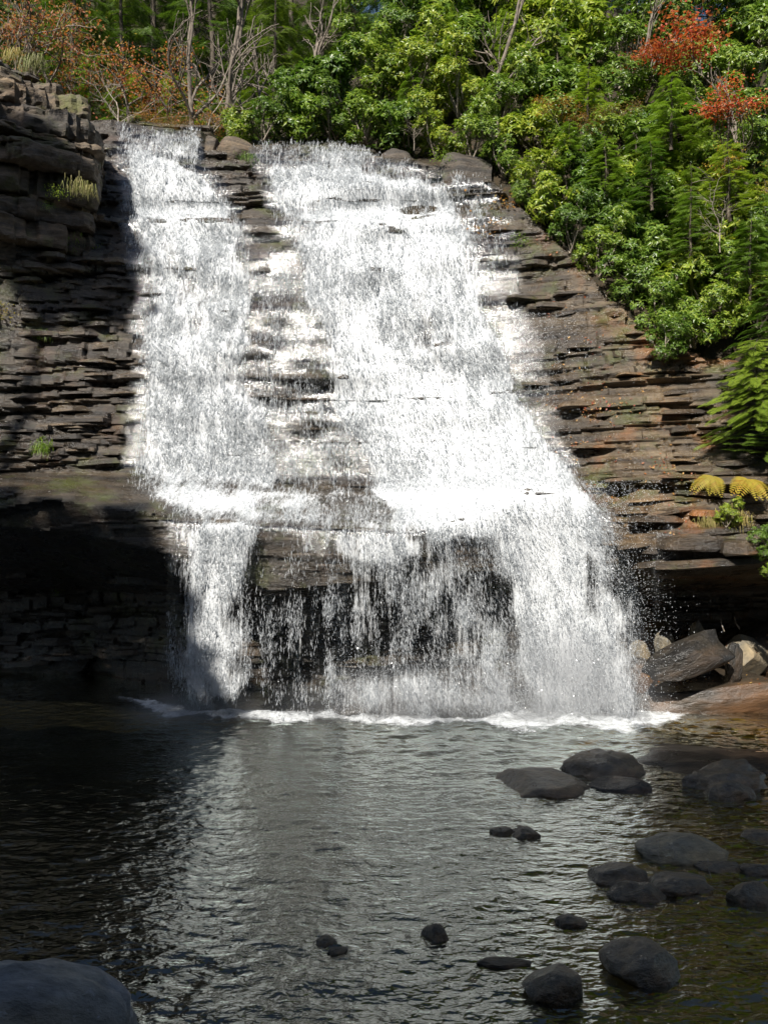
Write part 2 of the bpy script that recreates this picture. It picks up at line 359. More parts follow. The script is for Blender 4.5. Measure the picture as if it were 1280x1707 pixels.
def ground(x, y):
    zt_ = float(np.interp(x, XS, ZTOP)); yt_ = float(np.interp(x, XS, YTOP)); s_ = float(np.interp(x, [-40, -14, -8, -6.5, -1, 1, 3, 5, 14, 40], [.5, .3, .12, .035, .06, .5, 1.1, 1.5, 1.5, 1.3]))
    d_ = max(0, y - yt_); return zt_ + .02 + s_ * min(d_, 9) + float(np.interp(x, [-40, -12, -4, 2, 40], [.9, .88, .88, .75, .6])) * min(max(d_ - 9, 0), 45)
# the near bank under and behind the viewer and the wooded ridge that shades the pool
bx, by = np.meshgrid(np.arange(-60, 50.1, 1.0), np.arange(-60, 7.1, .75))
bz = np.interp(by, [-60, -34, -27, -8, 0, 5.2, 7], [38, 33, 30, 8, 2.4, .1, -1.4])
left = sstep(-9, -15, bx)
bz = bz + .8 * fbm(bx * .15, by * .15, 7, 3) * sstep(2, -6, by)
RIDGE_Y = -30.0
bank = obj('bank', np_mesh('bank', np.stack([bx, by, bz], -1).reshape(-1, 3), grid_faces(*bx.shape), True, M_SOIL))
tag(bank, 'steep wooded bank on the near side of the pool', 'bank', kind='structure')
# pool bed and pool surface
PXs = np.concatenate([[-20, -16], np.arange(-13, 13.01, .055), [16, 20]]); PYs = np.concatenate([np.arange(5.5, 13, .04), np.arange(13, 25.8, .065)])
px_, py_ = np.meshgrid(PXs, PYs)
def waves(x, y):
    wx = x + .25 * noise(x * .5, y * .5, 1); wy = y + .25 * noise(x * .5, y * .5, 9)
    h = (.016 * fbm(wx * 1.3, wy * 3.0, 2, 2) + .017 * fbm(wx * 3.9 + 4, wy * 8.2, 5, 2)) * (.85 + .45 * noise(x * .35, y * .5, 3)) + .010 * noise(wx * .5, wy * 1.1, 7)
    near = np.exp(-((y - 19.4) / 2.2) ** 2) * sstep(-7, -3, x)
    return h * (1 + .9 * near) * 1.0
pz = waves(px_, py_)
# rings round the stones
for (cx, cy) in [(P(545, 1575, 9.2)[0], 9.2), (P(728, 1560, 9.4)[0], 9.4), (P(860, 1390, 12.4)[0], 12.4), (P(930, 1650, 8.3)[0], 8.3)]:
    r = np.hypot(px_ - cx, (py_ - cy)); pz += .006 * np.sin(r * 26) * np.exp(-r / .55)
pool = obj('pool_water', np_mesh('pool_water', np.stack([px_, py_, pz], -1).reshape(-1, 3), grid_faces(*px_.shape), True, M_POOL))
tag(pool, 'dark rippled plunge pool at the foot of the falls', 'pool', kind='structure')
qx, qy = np.meshgrid(np.arange(-17, 17.1, .25), np.arange(5, 24.6, .25))
qz = -1.7 + 1.55 * sstep(1.0, 6.2, qx + .18 * (12 - qy) + 1.6 * sstep(15, 18.5, qy) * sstep(3.5, 6, qx)) + .35 * sstep(9, 5, qy) + .14 * fbm(qx * .9, qy * .9, 3, 3)
bed = obj('pool_bed', np_mesh('pool_bed', np.stack([qx, qy, np.minimum(qz, -.06)], -1).reshape(-1, 3), grid_faces(*qx.shape), True, M_BED))
tag(bed, 'brown pebbly bed under the shallow right side of the pool', 'pool bed', kind='structure')
# ------------------------------------------------------------------ the waterfall
# how much white water runs over each part of the face (outlines given on the face, soft edges)
HG, WG = 427, 320
mx_, my_ = np.meshgrid(np.arange(WG) * 4 + 2, np.arange(HG) * 4 + 2)
def blur(A, r):
    if r < 1: return A
    k = 2 * r + 1
    for ax in (0, 1):
        for _ in range(2):
            B = np.pad(A, [(r + 1, r) if q == ax else (0, 0) for q in (0, 1)], mode='edge').cumsum(ax)
            A = (B[k:] - B[:-k]) / k if ax == 0 else (B[:, k:] - B[:, :-k]) / k
    return A
def region(pts, w, soft=12):
    ins = np.zeros((HG, WG), bool); n_ = len(pts)
    for i in range(n_):
        (x1, y1), (x2, y2) = pts[i], pts[(i + 1) % n_]
        if y1 == y2: continue
        c = ((y1 > my_) != (y2 > my_)) & (mx_ < (x2 - x1) * (my_ - y1) / (y2 - y1) + x1)
        ins ^= c
    return blur(ins.astype(float), max(1, soft // 4)) * w
FLOW = np.zeros((HG, WG))
def put(pts, w, soft=12):
    global FLOW
    FLOW = np.maximum(FLOW, region(pts, w, soft))
def cut(pts, w, soft=12):
    global FLOW
    FLOW = FLOW * (1 - region(pts, w, soft))
# upper left stream
put([(188, 205), (336, 222), (336, 272), (240, 262), (205, 250)], .5, 4)
put([(200, 238), (300, 262), (335, 285), (370, 330), (410, 390), (432, 450), (412, 540), (420, 640), (470, 720), (470, 815), (270, 815), (222, 790), (240, 640), (236, 480), (232, 380), (220, 300)], .7, 16)
put([(205, 245), (320, 275), (385, 350), (410, 400), (330, 410), (245, 395), (228, 300)], .9, 14)
put([(245, 470), (400, 480), (410, 560), (380, 620), (420, 700), (330, 740), (262, 650)], .78, 24)
put([(300, 600), (400, 590), (400, 690), (330, 700)], .95, 20)
# the mostly bare rock between the streams
put([(400, 380), (520, 400), (545, 640), (640, 800), (440, 815), (410, 640)], .33, 20)
put([(430, 640), (560, 650), (660, 810), (440, 812)], .5, 16)
cut([(440, 690), (560, 690), (610, 800), (430, 800)], .25, 16)
# upper right stream
put([(425, 248), (560, 238), (640, 262), (690, 285), (640, 300), (430, 290)], .42, 6)
put([(426, 262), (520, 275), (690, 285), (745, 330), (790, 400), (820, 500), (845, 600), (890, 690), (960, 790), (1005, 850), (700, 860), (620, 800), (560, 690), (530, 560), (505, 430), (450, 330)], .8, 14)
put([(470, 300), (680, 285), (740, 350), (790, 450), (800, 520), (640, 460), (520, 430), (480, 340)], .97, 22)
put([(530, 460), (610, 480), (660, 560), (780, 640), (890, 700), (940, 790), (760, 800), (640, 740), (560, 640), (535, 540)], .97, 22)
cut([(620, 470), (760, 500), (800, 600), (720, 600), (640, 540)], .22, 24)
cut([(345, 262), (428, 262), (455, 345), (505, 430), (430, 420), (395, 350)], .7, 14)
cut([(480, 345), (560, 350), (560, 385), (490, 380)], .35, 14)
put([(730, 275), (830, 330), (850, 520), (900, 660), (940, 740), (860, 640), (800, 420), (750, 330)], .42, 20)
put([(741, 278), (764, 280), (775, 330), (752, 330)], .45, 6)
put([(850, 430), (866, 430), (868, 560), (852, 560)], .22, 5)
put([(1092, 885), (1098, 885), (1100, 1035), (1094, 1035)], .2, 4)
put([(1110, 870), (1116, 870), (1112, 1000), (1106, 1000)], .16, 4)
# the ledge
put([(215, 795), (430, 808), (640, 815), (900, 776), (990, 830), (880, 850), (800, 872), (690, 892), (430, 876), (330, 872), (290, 850)], .55, 8)
put([(280, 815), (420, 815), (430, 855), (320, 860)], .85, 12)
put([(600, 812), (930, 775), (980, 830), (840, 900), (760, 895), (690, 880), (640, 850)], .93, 14)
cut([(420, 840), (640, 835), (640, 866), (430, 866)], .38, 10)
# the lower curtain
put([(285, 862), (440, 868), (425, 910), (400, 960), (412, 1060), (405, 1178), (325, 1178), (288, 1130), (300, 1000), (306, 930)], .62, 12)
put([(330, 862), (408, 866), (372, 960), (385, 1165), (345, 1165), (338, 980)], .85, 10)
put([(545, 876), (700, 886), (715, 930), (640, 950), (560, 940)], .66, 8)
put([(560, 930), (630, 930), (650, 1090), (590, 1090)], .56, 12)
put([(430, 872), (870, 880), (895, 1190), (420, 1190)], .29, 8)
put([(690, 880), (770, 880), (870, 1090), (880, 1190), (780, 1190), (660, 940)], .44, 20)
put([(690, 860), (810, 850), (790, 900), (730, 915)], .8, 14)
put([(795, 850), (900, 790), (975, 810), (1015, 880), (1040, 980), (1052, 1090), (1070, 1195), (880, 1195), (868, 1080), (842, 970), (805, 900)], .76, 16)
put([(815, 850), (930, 800), (975, 860), (990, 960), (1010, 1195), (900, 1195), (885, 1070), (858, 960)], .97, 18)
cut([(900, 880), (1000, 900), (1040, 1060), (930, 1060)], .2, 24)
cut([(440, 890), (545, 885), (545, 1000), (430, 1000)], .6, 10)
put([(545, 1120), (700, 1110), (860, 1150), (880, 1195), (545, 1195)], .58, 20)
put([(545, 1105), (590, 1105), (600, 1195), (560, 1195)], .6, 10)
def flow_at(px, py):
    px, py = np.asarray(px), np.asarray(py)
    px = px + 13 * fbm(px / 46, py / 62, 2.7, 3); py = py + 9 * fbm(px / 40, py / 30, 6.1, 2)
    fx = np.clip((np.asarray(px) - 2) / 4, 0, WG - 1.001); fy = np.clip((np.asarray(py) - 2) / 4, 0, HG - 1.001)
    i, j = fx.astype(int), fy.astype(int); u, v = fx - i, fy - j
    return FLOW[j, i] * (1 - u) * (1 - v) + FLOW[j, i + 1] * u * (1 - v) + FLOW[j + 1, i] * (1 - u) * v + FLOW[j + 1, i + 1] * u * v
# the running surface: hugs the beds above the lip, falls free below it
fall = np.clip(ZLIP[None] - ZZ, 0, None)
DB = blur(np.where(ZZ < ZLIP[None], YLIP[None], D), 4) - .17
DF = YLIP[None] - .13 - .16 * np.sqrt(fall) - .1 * fbm(XX * 1.4, ZZ * .35, 3.3, 3) * sstep(0, 1, fall)
DW = np.where(fall > 0, np.minimum(DF, DB), DB)
PXW = 640 + FPX * XX / DW; PYW = 853 - FPX * (ZZ - CAMZ) / DW
FW = flow_at(PXW, PYW) * sstep(18.8, 18.0, ZZ); FW = np.clip(FW * (1.07 + .3 * noise(XX * 1.0 + ZZ * .25, ZZ * .55, 6.6) + .22 * noise(XX * 3.1, ZZ * 1.6, 8.1)), 0, 1)
fall_root = bpy.data.objects.new('waterfall', None); COL.objects.link(fall_root); fall_root.location = (0, 19.5, 0)
tag(fall_root, 'broad white waterfall cascading over dark rock steps into the pool', 'waterfall', kind='structure')
def fall_part(name, me): return obj(name, me, fall_root, (0, -19.5, 0))
rows = {'upper_cascade': (PZ[4] - .1, 99 + 0 * XS), 'ledge_flow': (ZLIP + .02, PZ[4] - .1), 'lower_curtain': (-9 + 0 * XS, ZLIP + .02)}
cell_f = np.maximum.reduce([FW[:-1, :-1], FW[1:, :-1], FW[:-1, 1:], FW[1:, 1:]])
vs = np.stack([XX, DW, ZZ], -1).reshape(-1, 3); gf = grid_faces(nz, nx)
for nm, (lo_, hi_) in rows.items():
    k = (cell_f > .03) & (ZZ[:-1, :-1] >= lo_[None, :-1]) & (ZZ[:-1, :-1] < hi_[None, :-1]) & (ZZ[:-1, :-1] > -.05)
    F = gf[k.ravel()]; u, inv = np.unique(F, return_inverse=True)
    fall_part(nm, np_mesh(nm, vs[u], inv.reshape(-1, 4), True, M_SHEET, attr={'flow': FW.ravel()[u]}))
def drops(cx, cy, cz, w, l, dirv):
    n_ = len(cx); c = np.stack([cx, cy, cz], -1)
    d = dirv / np.linalg.norm(dirv, axis=1)[:, None]
    r = rng.normal(size=(n_, 3)); u = np.cross(d, r); u /= np.linalg.norm(u, axis=1)[:, None]; v = np.cross(d, u)
    V = np.empty((n_, 4, 3)); V[:, 0] = c - d * l[:, None] * .6
    for k in range(3):
        an = k * 2.0944; V[:, k + 1] = c + d * l[:, None] * .4 + w[:, None] * .5 * (math.cos(an) * u + math.sin(an) * v)
    b = np.arange(n_)[:, None, None] * 4
    F = b + np.array([[0, 1, 2], [0, 2, 3], [0, 3, 1], [1, 3, 2]])[None]
    return V.reshape(-1, 3), F.reshape(-1, 3)
def streak_field(x, z):
    s1 = noise(x * 11, z * 1.1, 3.3); s2 = noise(x * 3.1, z * 1.6, 8.1); s3 = noise(x * 1.1, z * 7.0, 2.2); s4 = noise(x * 5, z * 4, 1.2)
    return .5 * s1 + .5 * s2 + .2 * s3 + .35 * s4 + .45 * noise(x * 1.0 + z * .25, z * .55, 6.6)
def strands(n_, zlo, zhi):
    out = []
    got = 0
    while got < n_:
        x = rng.uniform(-10.5, 8.0, 200000); z = rng.uniform(zlo, zhi, 200000)
        y = surf(x, z, DW); f = flow_at(640 + FPX * x / y, 853 - FPX * (z - CAMZ) / y)
        pr = np.clip(f + f * (1.5 - f) * (1.0 if zhi > 6 else 1.5) * streak_field(x, z), 0, 1) * (f > .02)
        ok = rng.random(200000) < pr ** 2.1 * (1 - .72 * sstep(.68, .95, f))
        out.append(np.stack([x[ok], z[ok], f[ok]], -1)); got += ok.sum()
    return np.concatenate(out)[:n_]
def lean_at(px, py):
    l1 = .38 * np.exp(-((px - 760) / 170) ** 2 - ((py - 660) / 190) ** 2)
    l2 = .5 * sstep(800, 900, px) * np.exp(-((py - 880) / 110) ** 2)
    l3 = .25 * np.exp(-((px - 320) / 90) ** 2 - ((py - 320) / 90) ** 2)
    l4 = .22 * sstep(620, 720, px) * sstep(880, 930, py)
    return np.maximum.reduce([l1, l2, l3, l4])
def build_drops(nm, nstr, zlo, zhi, per, free):
    s = strands(nstr, zlo, zhi); k = rng.integers(1, per + 1, len(s)); r = np.repeat(np.arange(len(s)), k)
    L = rng.uniform(.05, .34 if not free else .6, len(s))
    t = rng.random(len(r)) - .5
    x = s[r, 0] + rng.normal(0, .02, len(r)); z = s[r, 1] + t * L[r]; f = s[r, 2]
    z = np.maximum(z, .02)
    y0 = surf(x, z, DW); px = 640 + FPX * x / y0; py = 853 - FPX * (z - CAMZ) / y0
    lean = lean_at(px, py); x = x - t * L[r] * lean
    y = y0 - np.abs(rng.normal(0, .10 if not free else .2, len(r))) * (1 if not free else rng.choice([-.6, 1], len(r)))
    w = rng.lognormal(math.log(.0112 if not free else .0096), .42, len(r)); l = w * rng.uniform(1.5, 11.0, len(r)) 
    dv = np.stack([lean + rng.normal(0, .13, len(r)), rng.normal(-.15, .15, len(r)), -np.ones(len(r))], -1)
    V, F = drops(x, y, z, w, l, dv)
    o = fall_part(nm, np_mesh(nm, V, F, True, M_DROP)); o['kind'] = 'stuff'; return o
build_drops('falling_drops', 54000, 5.6, 18.3, 4, False)
build_drops('ledge_drops', 5000, 4.3, 6.0, 2, False)
build_drops('curtain_drops', 34000, 0, 5.2, 4, True)
# fine spray round the right-hand fall and over the landing
n_ = 34000
cx = rng.normal(0, 1, n_); q = rng.random(n_)
spx = np.where(q < .45, 985 + 62 * cx, np.where(q < .7, 860 + 60 * cx, rng.uniform(540, 1080, n_)))
spy = np.where(q < .45, rng.uniform(800, 1190, n_), np.where(q < .7, rng.uniform(520, 800, n_), 1190 - np.abs(rng.normal(0, 60, n_))))
sy = np.where(spy > 800, rng.uniform(18.7, 20.0, n_), rng.uniform(21.8, 23.2, n_))
w = rng.uniform(.006, .017, n_); p3 = np.stack([(spx - 640) / FPX * sy, sy, CAMZ - (spy - 853) / FPX * sy], -1)
k = p3[:, 2] > .03; p3, w = p3[k], w[k]
V, F = drops(p3[:, 0], p3[:, 1], p3[:, 2], w, w * 1.8, rng.normal(0, .4, (len(w), 3)) + np.array([0, 0, -1.]))
o = fall_part('spray', np_mesh('spray', V, F, False, M_DROP)); o['kind'] = 'stuff'
# foam where the water lands
fx, fy = np.meshgrid(np.arange(-7.5, 8.0, .08), np.arange(17.6, 22.6, .08))
line = np.interp(fx, [-7.5, -6.5, -5, -3, -1.5, 0, 3, 5, 7, 8], [21.6, 21, 19.9, 19.6, 19.5, 19.35, 19.3, 19.4, 19.6, 19.8])
wd = np.interp(fx, [-7.5, -6, -4.5, -2.5, -1.5, 0, 2, 4, 5.8, 7.2, 8], [.05, .3, .6, .5, .35, .4, .55, .85, .9, .4, .02]) * 1.0 * (1 + .6 * noise(fx * 1.3, fx * 0, 4.0)); line = line + .3 * fbm(fx * .8, fx * 0, 8, 3)
ff = np.exp(-((fy - line) / (wd + .02)) ** 2) * np.clip(wd / .3, 0, 1.3)
FV = np.stack([fx, fy, waves(fx, fy) + .012 + .09 * np.clip(fbm(fx * 4, fy * 4, 2, 3), 0, 1) * np.clip(ff, 0, 1)], -1).reshape(-1, 3)
kk = (ff > .05)[:-1, :-1].ravel(); F = grid_faces(*fx.shape)[kk]; u, inv = np.unique(F, return_inverse=True)
fo = obj('foam', np_mesh('foam', FV[u], inv.reshape(-1, 4), True, M_FOAM, attr={'flow': np.clip(ff, 0, 1).ravel()[u]}))
tag(fo, 'white foam on the pool along the foot of the waterfall', 'foam', kind='stuff')

# drifting mist over the landing
def mist(loc, rad, dens, lab):
    n = N('mist'); c = n.new('TexCoord').outputs['Object']; r = n.new('VectorMath', _operation='LENGTH'); n.set(r, 0, c)
    f = n.math('SUBTRACT', 1.0, n.math('MULTIPLY', r.outputs['Value'], r.outputs['Value']), True)
    f = n.math('MULTIPLY', n.math('MULTIPLY', f, f), n.math('MULTIPLY', n.ramp(n.noise(n.pos(), .9, 3), [(.3, .3), (.7, 1.4)]), dens))
    v = n.new('VolumePrincipled', Color=(.95, .97, 1), Density=f, Anisotropy=.1); n.t.links.new(v.outputs[0], n.out.inputs[1])
    V, F = boulder_mesh(1, 24, 14, 0.0, 1.0); o = obj('mist', np_mesh('mist', V * 2, F, True, n.m), None, loc, None, rad)
    return tag(o, lab, 'mist', kind='stuff')
# ------------------------------------------------------------------ boulders
def boulder_mesh(seed, nu=52, nv=28, rough=.2, square=.95, angular=0.0, strat=0.0, cutr=(.6, .85)):
    r_ = np.random.default_rng(seed)
    th = np.linspace(0, 2 * math.pi, nu, endpoint=False); ph = np.linspace(-math.pi / 2, math.pi / 2, nv)
    T, Ph = np.meshgrid(th, ph); d = np.stack([np.cos(Ph) * np.cos(T), np.cos(Ph) * np.sin(T), np.sin(Ph)], -1)
    b = np.sign(d) * np.abs(d) ** square
    o_ = r_.uniform(0, 50, 3); rad = 1 + rough * fbm(d[..., 0] * 1.2 + o_[0], d[..., 1] * 1.2 + o_[1], d[..., 2] * 1.2 + o_[2], 4)
    rad = rad + .025 * fbm(d[..., 0] * 6 + o_[0], d[..., 1] * 6 + o_[1], d[..., 2] * 6 + o_[2], 3)
    V = b * rad[..., None]
    if angular:
        for _ in range(int(angular)):
            nrm = r_.normal(size=3); nrm /= np.linalg.norm(nrm); h = r_.uniform(*cutr)
            s = V @ nrm; ex = np.clip(s - h, 0, None); V = V - ex[..., None] * nrm
    if strat: V = V + strat * np.stack([noise(V[..., 2] * 9, 0 * T, seed)] * 2 + [0 * T], -1) * d
    V *= .5 / np.maximum(np.abs(V).reshape(-1, 3).max(0), 1e-6)
    i = np.arange(nu * nv).reshape(nv, nu); j = np.roll(i, -1, 1)
    q = np.stack([i[:-1], j[:-1], j[1:], i[1:]], -1).reshape(-1, 4)
    return V.reshape(-1, 3), q
def boulder(px0, px1, py0, py1, mat, label, seed, depth=.8, z0=0.0, Y=None, rot=(0, 0, 0), name='boulder', sink=1.3, **kw):
    """spans px0..px1 and py0 (top) to py1 (its water or ground line, at height z0)"""
    Y = Y or (CAMZ - z0) * FPX / (py1 - 853)
    w = (px1 - px0) / FPX * Y; top = CAMZ - (py0 - 853) / FPX * (Y + w * depth * .35); h = max(top - z0, .05) * (.62 if z0 == 0 and py1 < 1560 else .9); top = z0 + h
    hh = h * (1 + sink); cx = ((px0 + px1) / 2 - 640) / FPX * Y
    kw.setdefault('angular', 6); kw.setdefault('cutr', (.7, .95))
    V, F = boulder_mesh(seed, **kw)
    o = obj(name, np_mesh(name, V, F, True, mat, sharp=50), None, (cx, Y + w * depth * .42, top - hh / 2), rot, (w, w * depth, hh))
    return tag(o, label, 'boulder' if name == 'boulder' else 'rock')
boulder(-300, 212, 1592, 1830, M_BGREY, 'large smooth blue-grey boulder in the near left corner of the pool', 3, .45, sink=.6, square=1.05, rough=.14, angular=0)
boulder(1016, 1160, 1578, 1645, M_BWET, 'rounded grey-brown boulder with a flat top, standing alone near the bottom right', 4, .75, square=.68, rough=.16, sink=.6)
boulder(876, 982, 1612, 1676, M_BWET, 'black wet boulder left of the rounded grey-brown boulder', 5, .8, square=.75, rough=.2, sink=.6)
boulder(700, 756, 1538, 1570, M_BWET, 'small black pointed stone in mid pool with rings round it', 6, .8, square=1.1)
boulder(524, 562, 1562, 1580, M_BWET, 'tiny dark stone, leftmost of those in the open pool', 7, .8)
boulder(545, 580, 1580, 1592, M_BWET, 'low dark stone just breaking the surface beside a tiny one', 71, .8)
boulder(926, 982, 1518, 1546, M_BWET, 'low wet black stone left of the piled boulders, ripples breaking on it', 8, .8)
boulder(795, 892, 1598, 1612, M_BWET, 'long thin dark stone lying awash beside the black wet boulder', 9, .25)
boulder(816, 862, 1372, 1394, M_BWET, 'flat left half of a dark low rock pair in mid pool', 10, .8)
boulder(848, 905, 1370, 1399, M_BWET, 'rounded right half of a dark low rock pair in mid pool', 12, .8)
boulder(1076, 1230, 1378, 1442, M_BLICH, 'broad domed boulder with pale lichen top, largest of the pile at the right', 13, .7, square=.9, rough=.15, sink=1)
boulder(978, 1092, 1424, 1478, M_BWET, 'sloping wet boulder at the pool side of the pile below the domed boulder', 14, .7, square=.9)
boulder(1078, 1202, 1448, 1492, M_BWET, 'long smooth brown-topped boulder in front of the domed boulder', 15, .6)
boulder(1018, 1122, 1458, 1506, M_BWET, 'shiny black low boulder, nearest of the pile', 16, .7, rough=.3)
boulder(1165, 1245, 1430, 1458, M_BWET, 'dark block tucked against the foot of the domed boulder', 17, .7)
boulder(1240, 1300, 1432, 1460, M_BWET, 'flat dark stone at the right edge behind a grey-brown stone', 18, .7)
boulder(1220, 1300, 1456, 1512, M_BWET, 'grey-brown stone cut by the right edge beside the pile', 19, .7)
boulder(1236, 1300, 1380, 1404, M_BWET, 'small pale-topped stone at the right edge behind the domed boulder', 20, .7)
boulder(816, 1010, 1272, 1330, M_BWET, 'long low whaleback rock rising from the pool, left end of the reef', 21, .8, rough=.22, sink=1.8)
boulder(935, 1112, 1240, 1300, M_BWET, 'smooth humped rock behind the whaleback rock', 22, .8, rough=.22, sink=1.8)
boulder(990, 1115, 1290, 1325, M_BRUST, 'low pale brown rock shelf joining the reef, leaves on it', 23, .7, rough=.2, sink=1.8)
boulder(1148, 1310, 1250, 1322, M_BWET, 'dark broken rock mass at the right edge beyond the domed boulder', 24, .7, rough=.3, sink=1.2)
boulder(1182, 1270, 1288, 1334, M_BWET, 'round black boulder at the foot of the dark broken rock mass', 25, .7)
# the shelf right of the landing
boulder(1030, 1400, 1085, 1188, M_BRUST, 'big sloping wet rust-brown slab beside the landing of the falls', 30, .55, sink=.8, rough=.14, square=.75, rot=(0, -.1, 0))
V_, F_ = boulder_mesh(31, rough=.1, square=.42, angular=9, cutr=(.7, .95))
tag(obj('boulder', np_mesh('boulder', V_, F_, True, M_BBLK, sharp=45), None, tuple(P(1135, 1098, 19.6)), (.25, -.34, .15), (2.5, 1.0, .78)), 'black wet tilted wedge of rock lying across the slab', 'boulder')
boulder(1094, 1142, 1050, 1086, M_BDRY, 'squarish dry pale block behind the black wedge', 32, .7, z0=1.3, Y=20.9, square=.55, angular=12, rough=.1, cutr=(.5, .75))
boulder(1143, 1206, 1028, 1070, M_BDRY, 'dry pale pyramid-shaped boulder behind the black wedge', 33, .8, z0=1.45, Y=20.9, square=1.1, angular=12, rough=.12, cutr=(.45, .7))
boulder(1050, 1090, 1060, 1084, M_BDRY, 'small pale mossy stone nearest the falling water', 34, .8, z0=1.2, Y=20.9, angular=8)
boulder(1200, 1300, 1042, 1092, M_BDRY, 'wide dry pale slab leaning on the rust-brown slab', 35, .7, z0=1.3, Y=20.6, angular=12, rough=.12, rot=(0, -.15, 0), cutr=(.5, .75))
boulder(1212, 1242, 1066, 1092, M_BBLK, 'small dark stone wedged between the slabs', 36, .8, z0=1.2, Y=20.0, angular=6)
boulder(1000, 1110, 1082, 1160, M_BRUST, 'dull brown rock half veiled in spray', 37, .6, z0=.4, Y=20.3, sink=.8, rough=.2)
boulder(1240, 1400, 1030, 1090, M_BRUST, 'brown slab at the right edge under the overhang', 38, .7, z0=1.2, Y=21.2, angular=6)
boulder(540, 730, 1098, 1195, M_BBLK, 'wet block at the foot of the falls with water streaming over it', 39, .6, Y=19.35, square=.55, rough=.12, sink=.4)
# blocks on the lip
boulder(334, 366, 222, 270, M_OUT, 'squared dark block at the edge of the lip beside the left stream', 40, 1.2, z0=P(0, 272, 26.9)[2], Y=26.7, square=.5, angular=5, rough=.08, sink=.2)
boulder(356, 424, 222, 278, M_OUT, 'tilted brown block dividing the two streams at the lip', 41, 1.0, z0=P(0, 278, 26.8)[2], Y=26.6, square=.7, angular=9, rough=.12, rot=(0, .25, 0), sink=.2)
boulder(620, 700, 238, 264, M_OUT, 'low grey stone on the lip under the shrubs', 42, .8, z0=P(0, 268, 26.8)[2], Y=26.9, angular=8)
boulder(728, 830, 246, 286, M_OUT, 'flat brown rock overhanging the lip right of the falls', 43, .9, z0=P(0, 290, 26.2)[2], Y=26.0, angular=8, square=.6)
# ------------------------------------------------------------------ the overhanging outcrop left of the falls, bed upon bed
outc = bpy.data.objects.new('rock_outcrop', None); COL.objects.link(outc); outc.location = (-10, 23, 11.8)
tag(outc, 'shaded overhanging rock outcrop with a sunlit grassy top, left of the falls', 'outcrop')
zc, kx = 11.9, 0
while zc < 18.6:
    t_ = rng.choice([.12, .2, .32, .5, .75]); z1 = zc + t_; zm = (zc + z1) / 2
    xr = np.interp(zm, [11.9, 12.6, 14, 15.5, 16.2, 16.7, 17.3, 17.9, 18.6], [-8.8, -8.35, -8.25, -7.95, -7.75, -8.15, -9.0, -9.9, -11.2]) - .4 + rng.normal(0, .12)
    yf = np.interp(zm, [11.9, 12.6, 14, 16, 16.6, 17.5, 18.6], [22.9, 22.5, 22.3, 22.0, 22.3, 22.9, 23.9]) + rng.normal(0, .2)
    m = 110; u = np.linspace(0, 1, m)
    out = np.concatenate([np.stack([np.linspace(-16, xr - .6, 120), yf - .1 + np.interp(np.linspace(-16, xr - .6, 120), [-16, -11.5, xr - .6], [-.6, -.2, .9])], -1),
                          np.stack([xr - .6 + .6 * np.sin(np.linspace(.1, 1.57, 12)), yf + .95 + .7 * (1 - np.cos(np.linspace(.1, 1.57, 12)))], -1),
                          np.stack([np.linspace(xr, xr - 1.6, 28), np.linspace(yf + 1.75, 28, 28)], -1)])
    tv = np.linspace(0, 1, 11); VV = []
    for v in tv:
        edge = .07 * (1 - math.sin(math.pi * min(max(v, .0), 1)) ** .4) * t_ / .4
        nn = fbm(out[:, 0] * 1.1, out[:, 1] * 1.1, zm * 3 + v * t_ * 3, 4) * .15 + .07 * fbm(out[:, 0] * 4, out[:, 1] * 4, zm * 9 + v * t_ * 7, 3) + .13 * np.floor(3.2 * noise(out[:, 0] * 1.1 + kx * 7, out[:, 1] * 1.1, kx))
        cxy = np.array([-16, 32.]); dv = out - cxy; dv /= np.linalg.norm(dv, axis=1)[:, None]
        o2 = out + dv * (nn - edge)[:, None]
        VV.append(np.column_stack([o2, zc + v * t_ + .06 * fbm(out[:, 0] * .7, out[:, 1] * .7, kx, 2) + .05 * (-out[:, 0] - 8)]))
    n_o = len(out); VV = np.concatenate(VV + [np.array([[-18, 28, zc + .3], [-18, 28, z1 + .4]])]); ci = 11 * n_o; F = []
    i = np.arange(11 * n_o).reshape(11, n_o); q = np.stack([i[:-1, :-1], i[:-1, 1:], i[1:, 1:], i[1:, :-1]], -1).reshape(-1, 4)
    tri = np.concatenate([q[:, [0, 1, 2]], q[:, [0, 2, 3]], np.stack([i[10, :-1], i[10, 1:], np.full(n_o - 1, ci + 1)], -1), np.stack([i[0, 1:], i[0, :-1], np.full(n_o - 1, ci)], -1)])
    obj('rock_layer', np_mesh('rock_layer', VV - np.array([-10, 23, 11.8]), tri, True, M_OUT, sharp=40), outc)
    zc = z1 - .02; kx += 1

mist((4.6, 19.2, .5), (2.6, 1.1, 2.6), .65, 'thick white mist where the right-hand fall lands')
mist((1.2, 19.2, .2), (4.6, 1.0, 1.5), .6, 'low mist along the middle of the landing')
mist((-4.6, 19.3, .1), (2.2, 1.0, .8), .6, 'thin bluish mist at the foot of the left lower stream')

